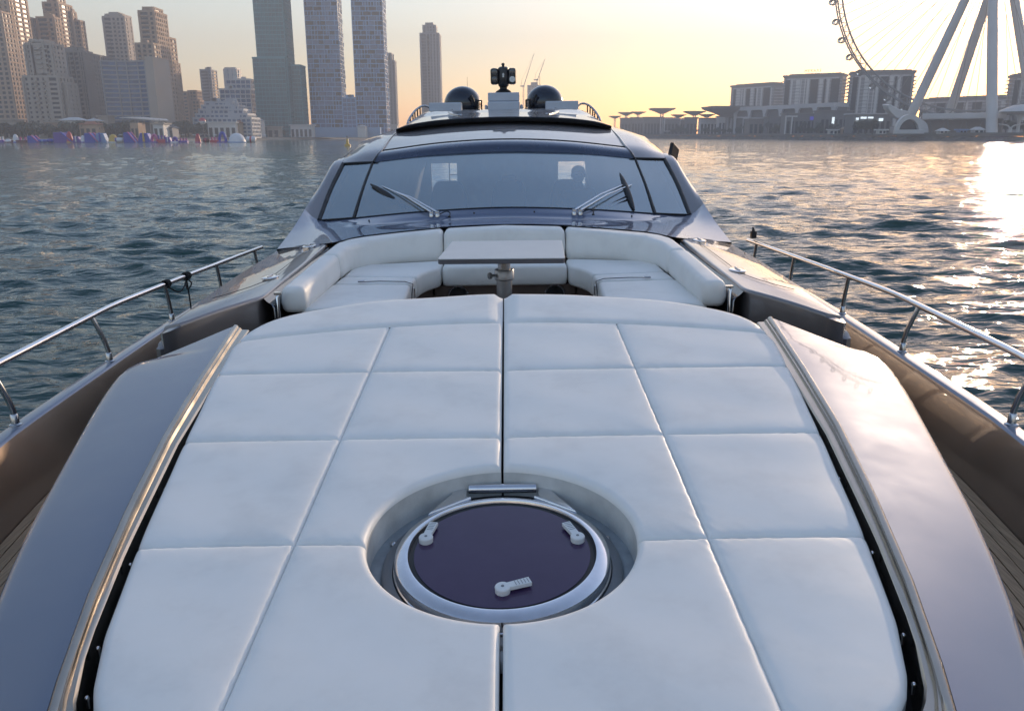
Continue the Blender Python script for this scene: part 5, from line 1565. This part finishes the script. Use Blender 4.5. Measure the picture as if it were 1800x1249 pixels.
S1 = [(.07, .12, 'glass_dark'), (.14, .23, 'white_wall'), (.26, .28, 'white_wall'), (.32, .35, 'white_wall'), (.38, .46, 'glass_dark'), (.48, .55, 'white_wall'), (.58, .60, 'glass_dark'), (.62, .65, 'white_wall'), (.72, .75, 'white_wall'), (.78, .92, 'glass_dark'), (.94, .96, 'white_wall')]
S2 = [(.03, .11, 'glass_dark'), (.13, .16, 'white_wall'), (.22, .29, 'white_wall'), (.30, .315, 'white_wall'), (.37, .385, 'white_wall'), (.41, .45, 'white_wall'), (.47, .60, 'glass_dark'), (.62, .68, 'white_wall'), (.70, .73, 'glass_dark'), (.75, .79, 'white_wall'), (.82, .96, 'glass_dark')]
oriented(1286, 1110, 1361, 1050, 149, hotel_fn(S1), 'island_hotel', 'smallest and leftmost of the striped grey island hotels')
r2 = oriented(1379, 965, 1482, 930, 131, hotel_fn(S2), 'island_hotel', 'striped grey island hotel with rooftop lettering')
oriented(1498, 850, 1609, 832, 124, hotel_fn(S2), 'island_hotel', 'striped grey island hotel directly behind the wheel rim')
oriented(1619, 930, 1779, 850, 172, hotel_fn([(.05, .12, 'white_wall'), (.2, .3, 'glass_dark'), (.34, .36, 'white_wall'), (.42, .5, 'glass_dark'), (.53, .55, 'white_wall'), (.6, .7, 'glass_dark'), (.76, .82, 'white_wall'), (.9, .97, 'white_wall')], False, False), 'island_hotel', 'long low striped hotel seen between the wheel legs')
oriented(1783, 770, 1900, 750, 128, hotel_fn(S2), 'island_hotel', 'striped hotel cut by the right picture edge')
# rooftop lettering
fc = bpy.data.curves.new('lettering', 'FONT')
fc.body = 'MERAAS'; fc.size = 5.2; fc.extrude = 0.15; fc.space_character = 1.25
tmp = bpy.data.objects.new('lettering', fc); col.objects.link(tmp)
bpy.context.view_layer.update()
lme = bpy.data.meshes.new_from_object(tmp.evaluated_get(bpy.context.evaluated_depsgraph_get()))
bpy.data.objects.remove(tmp)
lme.materials.clear(); lme.materials.append(MAT['gold_sign'])
lo = bpy.data.objects.new('lettering', lme); col.objects.link(lo)
A = at(1414, 127.5, 945); B = at(1443, 126.5, 935)
lo.parent = r2
lo.location = tuple(np.array(A) - np.array(r2.location))
lo.rotation_euler = (math.pi / 2, 0, math.atan2(B[1] - A[1], B[0] - A[0]))
bpy.context.view_layer.update()
lo.scale = (math.hypot(B[0] - A[0], B[1] - A[1]) / max(lo.dimensions.x, .1),) * 3
g = MB()
for k in range(5):
    u = (k + .5) / 5; x, y = A[0] + (B[0] - A[0]) * u, A[1] + (B[1] - A[1]) * u
    g.tube([(x, y + .4, A[2] - 2.5), (x, y + .4, A[2] + .3)], .1, 5)
g.build('sign_posts', MAT['wheel_grey'], r2)

# podium arcade in front of the first hotels
def arcade(L, zt, put, zg):
    g = MB(); g.box(0, L, 0, 20, zt - 4, zt); put(g, 'roof', 'hotel_slab')
    n = 7; w = L / n
    for k in range(n + 1):
        g = MB(); c = k * w
        prof = [(.9, 0), (.9, .45), (1.1, .62), (1.7, .78), (2.8, .92), (4.2, 1.0)]
        for s in (1, -1):
            q = [(c, .0)] + [(c + s * a, b_) for a, b_ in prof] + [(c, 1.0)]
            z = [zg + b_ * (zt - 4 - zg) for _, b_ in q]
            m_ = len(q)
            g.add([(q[i][0], 0, z[i]) for i in range(m_)] + [(q[i][0], 2.5, z[i]) for i in range(m_)], [tuple(range(m_)), tuple(range(2 * m_ - 1, m_ - 1, -1))] + [(i, (i + 1) % m_, m_ + (i + 1) % m_, m_ + i) for i in range(m_)])
        put(g, 'arcade_column', 'hotel_slab')
    g = MB(); g.box(1, L - 1, 6, 19, zg, zt - 4.1); put(g, 'wall', 'dark_wall')
oriented(1268, 1010, 1465, 840, 190, arcade, 'arcade_hall', 'grey arcaded hall with flared columns below the striped hotels')

# mushroom canopies
def canopy(px, row, w, label, Y):
    c = at(px, row, Y); k = Y / 1400.0 / 1.02
    W = w * k / 2
    t = thing('mushroom_canopy', label, 'canopy', (c[0], Y, QZ), 'mushroom canopies on the island promenade')
    h = W * .42
    g = MB(); q = W
    n = 4
    def ring(r, z): return [(c[0] + r * 1.2 * sx, Y + r * sy, z) for sx, sy in ((-1, -1), (1, -1), (1, 1), (-1, 1))]
    rings = [ring(W * .16, c[2] - h * 1.05), ring(W * .45, c[2] - h * .62), ring(W * .78, c[2] - h * .25), ring(W / 1.2, c[2] - h * .06), ring(W / 1.2, c[2])]
    vs = [p for r_ in rings for p in r_]
    g.add(vs, [(i*4 + k_, i*4 + (k_+1) % 4, (i+1)*4 + (k_+1) % 4, (i+1)*4 + k_) for i in range(4) for k_ in range(4)] + [(16, 17, 18, 19), (3, 2, 1, 0)])
    g.build('canopy_top', MAT['dark_roof'], t)
    for dx in (-.1, .1):
        MB().tube([(c[0] + dx * W * .6, Y, QZ), (c[0] + dx * W, Y, c[2] - h)], .06 * W, 8).build('column', MAT['hotel_slab'], t, smooth=50)
for px, row, w, lab in ((1081, 204, 20, 'smallest mushroom canopy at the far left end of the promenade'), (1101, 197.5, 26, 'low mushroom canopy overlapped by its right neighbour'), (1122, 196.5, 24, 'mushroom canopy overlapping its left neighbour'),
                        (1164, 190.5, 41, 'broad mushroom canopy standing alone and highest of the small ones'), (1193, 201.5, 24, 'low mushroom canopy right of the broad lone one'), (1221, 195.5, 34, 'mid sized mushroom canopy left of the large roof'), (1243, 201, 24, 'low mushroom canopy half behind the large flat roof'), (1284, 187.5, 84, 'largest mushroom canopy, left of the leftmost striped hotel')):
    canopy(px, row, w, lab, qy(px) + 55)
# low promenade blocks
for px0, px1, row, lab in ((1092, 1110, 207, 'low dark glazed block below the smallest canopies'), (1111, 1131, 206, 'low dark block with a pale strip left of the broad canopy'), (1133, 1166, 205.5, 'wide low dark block under the broad mushroom canopy'), (1168, 1193, 206.5, 'low block with a white framed front'), (1195, 1206, 208, 'narrow dark block right of the white framed front'),
                           (1207, 1226, 206, 'low dark block under the mid sized canopy'), (1232, 1262, 207, 'low dark block left of the pale stair tower'), (1264, 1276, 204, 'slim pale stair tower under the largest canopy')):
    Y = (qy(px0) + qy(px1)) / 2 + 34
    t = low(px0, px1, row, Y, 'dark_wall' if 'pale stair' not in lab else 'hotel_slab', lab, ('dark_roof', 'flat') if 'white framed' not in lab else None, zg=QZ, name='promenade_block')
    if 'white framed' in lab:
        a, b_ = at(px0, row + 2, Y), at(px1, row + 2, Y); q = MB()
        q.box(a[0], b_[0], Y - .7, Y - .1, a[2] - .8, a[2]); q.box(a[0], b_[0], Y - .7, Y - .1, QZ + 4, QZ + 4.8)
        q.box(a[0], a[0] + .9, Y - .72, Y - .1, QZ + 4, a[2]); q.box(b_[0] - .9, b_[0], Y - .72, Y - .1, QZ + 4, a[2])
        q.build('front_frame', MAT['white_wall'], t)
for px0, px1, row, Y, lab, wl, rf in ((1318, 1350, 207, 905, 'low brownish restaurant right of the pale gate', 'brown_wall', ('hotel_slab', 'flat')), (1352, 1378, 205, 880, 'low dark cafe left of the white portal', 'dark_wall', ('dark_roof', 'flat')), (1384, 1442, 199, 830, 'broad dark shop block with a blue screen', 'dark_wall', ('dark_roof', 'flat')),
                                      (1444, 1500, 194, 790, 'dark shop block with a lit vertical sign', 'dark_wall', ('dark_roof', 'flat')), (1502, 1568, 199, 700, 'dark hall with bright signs left of the arched station', 'dark_wall', ('hotel_slab', 'flat'))):
    t = low(px0, px1, row, Y, wl, lab, rf, zg=QZ, name='shop_block', dep=18)
    def sign(pa, pb, ra, rb, mt, nm='lit_sign'):
        a, b_ = at(pa, ra, Y - 1), at(pb, rb, Y - 1)
        MB().box(a[0], b_[0], Y - 1.2, Y - .95, b_[2], a[2]).build(nm, MAT[mt], t)
    if 'blue screen' in lab: sign(1424, 1436, 205, 211, 'sign_blue', 'blue_screen')
    if 'vertical sign' in lab: sign(1463, 1466, 206, 218, 'sign_white')
    if 'bright signs' in lab: sign(1505, 1509, 207, 213, 'sign_white'); sign(1513, 1523, 205.5, 209, 'sign_white'); sign(1526, 1535, 205.5, 208.5, 'sign_white'); sign(1545, 1552, 208, 213, 'sign_white')
# white portal frame and pale gate
def portal(px0, px1, row, Y, label, mt):
    a, b_ = at(px0, row, Y), at(px1, row, Y)
    t = thing('portal_frame', label, 'gate', ((a[0] + b_[0]) / 2, Y, QZ))
    for x in (a[0], b_[0]): MB().box(x - .5, x + .5, Y - .5, Y + .5, QZ, a[2] - .9).build('post', MAT[mt], t)
    MB().box(a[0] - .6, b_[0] + 5, Y - .6, Y + .6, a[2] - .89, a[2] + .3).build('lintel', MAT[mt], t)
portal(1382, 1393, 204, 815, 'thin white portal frame in front of the dark shops', 'white_wall')
portal(1293, 1307, 206, 930, 'pale grey gate left of the brownish restaurant', 'hotel_slab')

# ---- observation wheel
def big_wheel():
    hub = np.array(at(1757, -100, 640))
    phi = R(47)
    u = np.array([-math.cos(phi), math.sin(phi), 0]); n = np.array([math.sin(phi), math.cos(phi), 0]); up = np.array([0, 0, 1.0])
    Rr = hub[2] - at(1712, 207, 640)[2]
    t = thing('observation_wheel', 'giant white observation wheel with tapered legs on the right shore', 'ferris wheel', (hub[0], hub[1], QZ))
    def rim(r, th, off=0.0): return hub + u * r * math.cos(th) + up * r * math.sin(th) + n * off
    N = 192
    for r, rad, off in ((Rr, .62, -2.2), (Rr, .62, 2.2), (Rr - 5.0, .75, 0)):
        g = MB(); g.tube([rim(r, 2 * math.pi * k / N, off) for k in range(N + 1)], rad, 8, cap=False)
        g.build('rim_chord', MAT['wheel_grey'], t, smooth=60)
    g = MB()
    for k in range(N):
        a0, a1 = 2 * math.pi * k / N, 2 * math.pi * (k + 1) / N
        for off in (-2.2, 2.2):
            p, q = (rim(Rr, a0, off), rim(Rr - 5, a1, 0)) if k % 2 else (rim(Rr - 5, a0, 0), rim(Rr, a1, off))
            g.tube([p, q], .24, 4, cap=False)
        if k % 2 == 0: g.tube([rim(Rr, a0, -2.2), rim(Rr, a0, 2.2)], .3, 4, cap=False)
    stuff(g.build('rim_lacing', MAT['wheel_grey'], t, weld=False))
    g = MB()
    for k in range(96):
        a = 2 * math.pi * k / 96
        g.tube([hub + n * (11 if k % 2 else -11), rim(Rr - 5, a)], .19, 4, cap=False)
    stuff(g.build('spoke_cables', MAT['cable'], t, weld=False))
    g = MB(); g.tube([hub - n * 16, hub + n * 16], 5.2, 20); g.tube([hub - n * 12, hub - n * 9], 7.5, 20); g.tube([hub + n * 9, hub + n * 12], 7.5, 20)
    g.build('hub', MAT['wheel_white'], t, smooth=40)
    # one gondola, shared by 48
    ax = []
    fm, gm = MB(), MB()
    for k in range(19):
        a = 2 * math.pi * k / 18
        ax.append(np.array([2.5 * math.cos(a), 0, 2.0 * math.sin(a)]))
    for off in (-1.6, 1.6): fm.tube([p + np.array([0, off, 0]) for p in ax], .42, 7, cap=False)
    for k in range(0, 18, 3): fm.tube([ax[k] + np.array([0, -1.6, 0]), ax[k] + np.array([0, 1.6, 0])], .2, 5)
    fm.box(-2.0, 2.0, -1.5, 1.5, -1.6, -1.2); fm.box(2.2, 4.8, -.5, .5, -.5, .5)
    gm.grid([[(2.3 * math.cos(a), y, 1.8 * math.sin(a)) for a in np.linspace(0, 2 * math.pi, 15)] for y in (-2.4, -1.5, 1.5, 2.4)])
    fo = fm.build('gondola', MAT['wheel_grey'], weld=False); go = gm.build('glazing', MAT['cabin_glass'], smooth=60)
    fdat, gdat = fo.data, go.data
    bpy.data.objects.remove(fo); bpy.data.objects.remove(go)
    ang = math.atan2(u[1], u[0])
    for k in range(48):
        a = 2 * math.pi * (k + .35) / 48
        c = rim(Rr + 3.4, a) - np.array(t.location)
        o = bpy.data.objects.new('gondola', fdat); col.objects.link(o); o.parent = t; o.location = c
        # the mounting block points to the rim, the cabin floor stays level enough for its look
        o.rotation_euler = (0, -(a + math.pi), ang)
        q = bpy.data.objects.new('glazing', gdat); col.objects.link(q); q.parent = o
    Hn, Hf = hub - n * 14, hub + n * 14
    for top, base in ((Hn, at(1586, 234, 668)), (Hn, at(1743, 236, 592)), (Hf, at(1657, 232, 715)), (Hf, at(1822, 236, 640))):
        b_ = np.array([base[0], base[1], QZ])
        g = MB(); g.tube([b_, b_ + (top - b_) * .5, top], [3.7, 3.4, 2.8], 20); g.build('leg', MAT['wheel_white'], t, smooth=50)
simple('cable', (0.22, 0.20, 0.18), 0.5)
big_wheel()

# ---- arched boarding station under the wheel
def station():
    Y = 612
    t = thing('arched_station', 'white arched boarding station with ribs at the foot of the wheel leg', 'building', (gx(1600, Y), Y + 6, QZ))
    a, b_ = at(1572, 232, Y), at(1618, 232, Y)
    xm, r = (a[0] + b_[0]) / 2, (b_[0] - a[0]) / 2
    hz = at(1597, 201, Y)[2] - QZ
    def arch(cx, y0, y1, r0, r1, h0, h1, nm, mt):
        g = MB(); P = 20
        O = [(cx + r0 * math.cos(p), QZ + h0 * math.sin(p) ** .85) for p in np.linspace(0, math.pi, P)]
        I = [(cx + r1 * math.cos(p), QZ + h1 * math.sin(p) ** .85) for p in np.linspace(0, math.pi, P)]
        for y, yy in ((y0, y1),):
            rows = [[(o[0], y, o[1]), (o[0], yy, o[1]), (i[0], yy, i[1]), (i[0], y, i[1]), (o[0], y, o[1])] for o, i in zip(O, I)]
            g.grid(rows)
        g.build(nm, MAT[mt], t, smooth=40)
    arch(xm, Y - 2, Y + 2, r, r * .76, hz, hz * .74, 'arch', 'wheel_white')
    for k in (1, 2, 3): arch(xm + 3.2 * k + 1, Y + 3 * k, Y + 3 * k + 2.2, r, r * .86, hz * (1 - .07 * k), hz * (.86 - .07 * k), 'rib', 'wheel_white')
    g = MB(); P = 14
    g.add([(xm, Y + 1.0, QZ)] + [(xm + r * .78 * math.cos(p), Y + 1.0, QZ + hz * .76 * math.sin(p)) for p in np.linspace(0, math.pi, P)], [(0, k + 1, k + 2) for k in range(P - 1)])
    g.build('glazing', MAT['glass_dark'], t)
    MB().box(a[0] - 1.5, b_[0] + 1, Y - 4, Y - 2.2, QZ, QZ + 3.0).build('base_wall', MAT['wheel_white'], t, bevel=.3)
    g = MB(); q = [at(p, r_, Y + 25) for p, r_ in ((1560, 185), (1566, 184), (1580, 192), (1600, 196), (1602, 212), (1590, 214), (1574, 206), (1563, 194))]
    n = len(q); g.add([(x, y, z) for x, y, z in q] + [(x + 1, y + 12, z + 1) for x, y, z in q], [tuple(range(n)), tuple(range(2 * n - 1, n - 1, -1))] + [(i, (i + 1) % n, n + (i + 1) % n, n + i) for i in range(n)])
    g.build('petal_roof', MAT['wheel_white'], t, bevel=.5)
    # boarding deck on trusses
    A, B = at(1622, 200, 655), at(1770, 200, 600)
    g = MB(); zt = A[2]
    g.add([(A[0], A[1], zt - 4.2), (B[0], B[1], zt - 4.6), (B[0] + 8, B[1] + 16, zt - 4.6), (A[0] + 8, A[1] + 16, zt - 4.2), (A[0], A[1], zt), (B[0], B[1], zt - .3), (B[0] + 8, B[1] + 16, zt - .3), (A[0] + 8, A[1] + 16, zt)], [(0, 3, 2, 1), (4, 5, 6, 7), (0, 1, 5, 4), (1, 2, 6, 5), (2, 3, 7, 6), (3, 0, 4, 7)])
    g.build('boarding_deck', MAT['wheel_white'], t, bevel=.4)
    for k in range(9):
        f = (k + .5) / 9; x, y = A[0] + (B[0] - A[0]) * f + 3, A[1] + (B[1] - A[1]) * f + 8
        s = -1 if k % 2 else 1
        MB().tube([(x, y, QZ), (x + s * 3, y, zt - 4.4)], .35, 6).build('strut', MAT['wheel_grey'], t)
    MB().quadbox([(A[0] + 6, A[1] + 14), (B[0] + 6, B[1] + 14), (B[0] + 8, B[1] + 15.5), (A[0] + 8, A[1] + 15.5)], QZ, zt - 4.7).build('back_wall', MAT['brown_wall'], t)
station()
def lens_roof():
    Y = 585; a = at(1768, 196, Y); b_ = at(1840, 190, Y)
    t = thing('lens_roof', 'white lens shaped roof on branching column at the right edge', 'canopy', (a[0] + 12, Y, QZ))
    g = MB(); cx = (a[0] + b_[0]) / 2; r = (b_[0] - a[0]) / 2
    g.lathe((cx, Y + 6, a[2]), [(.01, -1.8), (r * .6, -1.4), (r * .95, -.3), (r, 0), (r * .8, 1.8), (r * .4, 4.2), (.01, 5.0)], 26); g.build('roof', MAT['wheel_white'], t, smooth=50)
    MB().lathe((cx, Y + 6, QZ), [(1.2, 0), (1.0, (a[2] - QZ) * .6), (3.0, a[2] - QZ - 1.6)], 12).build('column', MAT['wheel_white'], t, smooth=50)
lens_roof()
def y_column():
    Y = 590; c = at(1775, 233, Y); z1 = at(1775, 218, Y)[2]
    t = thing('branching_column', 'pale branching column shelter right of the front wheel leg', 'shelter', (c[0], Y, QZ))
    MB().tube([(c[0], Y, QZ), (c[0], Y, QZ + (z1 - QZ) * .55)], [1.3, 1.0], 8).build('stem', MAT['wheel_white'], t, smooth=50)
    for s in (1, -1): MB().tube(resample([(c[0], Y, QZ + (z1 - QZ) * .5), (c[0] + s * 2.5, Y, QZ + (z1 - QZ) * .85), (c[0] + s * 9, Y, z1)], 8), [.7, .6, .55, .5, .45, .4, .35, .3], 8).build('branch', MAT['wheel_white'], t, smooth=50)
y_column()
# kiosks and vans by the water under the wheel
for k, (px, w, row, mt, lab) in enumerate(((1466, 14, 227, 'white_wall', 'low white kiosk below the lit vertical sign'), (1487, 10, 225, 'beige_wall', 'tan kiosk with round front left of the station trees'), (1552, 13, 227, 'white_wall', 'white kiosk just left of the arched station'), (1660, 14, 228, 'white_wall', 'white kiosk with a blue light right of the arched station'), (1694, 12, 227, 'infl_sky', 'pale blue tent between the kiosks under the wheel'), (1722, 17, 226, 'white_wall', 'white cabin left of the front wheel leg'))):
    low(px - w / 2, px + w / 2, row, 596 if px > 1540 else 720, mt, lab, (mt, 'hip' if k % 2 else 'flat'), zg=QZ, name='quay_kiosk', dep=5)
# promenade trees on the island
GR = 'trees along the island promenade'
for k in range(34):
    px = 1180 + k * 9.4 + rt.uniform(-4, 4)
    tree(px, qy(px) + rt.uniform(14, 24), rt.uniform(219, 226), QZ, 'small dark tree in the row along the island quay', GR, rt.choice(('leaf', 'leaf_dark')), rt.uniform(.9, 1.3))
for px in (1508, 1521, 1533): tree(px, 655, rt.uniform(209, 213), QZ, 'taller bushy tree left of the arched station', 'trees beside the arched station', 'leaf', 1.1)
for px in (1755, 1767, 1786, 1798): tree(px, 640, rt.uniform(209, 214), QZ, 'bushy tree below the lens shaped roof', 'trees under the lens roof', 'leaf', 1.2)

# ================================================================== HAZE
g = MB(); g.box(-2400, 2400, -2400, 2400, -2.0, 272.0)
hz = g.build('haze', None or MAT['sand'], None)
hz.data.materials.clear()
m = bpy.data.materials.new('haze_air'); m.use_nodes = True
nt = m.node_tree; nt.nodes.clear()
pv = nt.nodes.new('ShaderNodeVolumePrincipled'); om = nt.nodes.new('ShaderNodeOutputMaterial')
pv.inputs['Color'].default_value = (0.90, 0.92, 0.99, 1)
pv.inputs['Density'].default_value = 0.00053
pv.inputs['Anisotropy'].default_value = 0.05
nt.links.new(pv.outputs[0], om.inputs['Volume'])
hz.data.materials.append(m)
tag(hz, 'warm haze in the evening air', None, None, 'stuff')
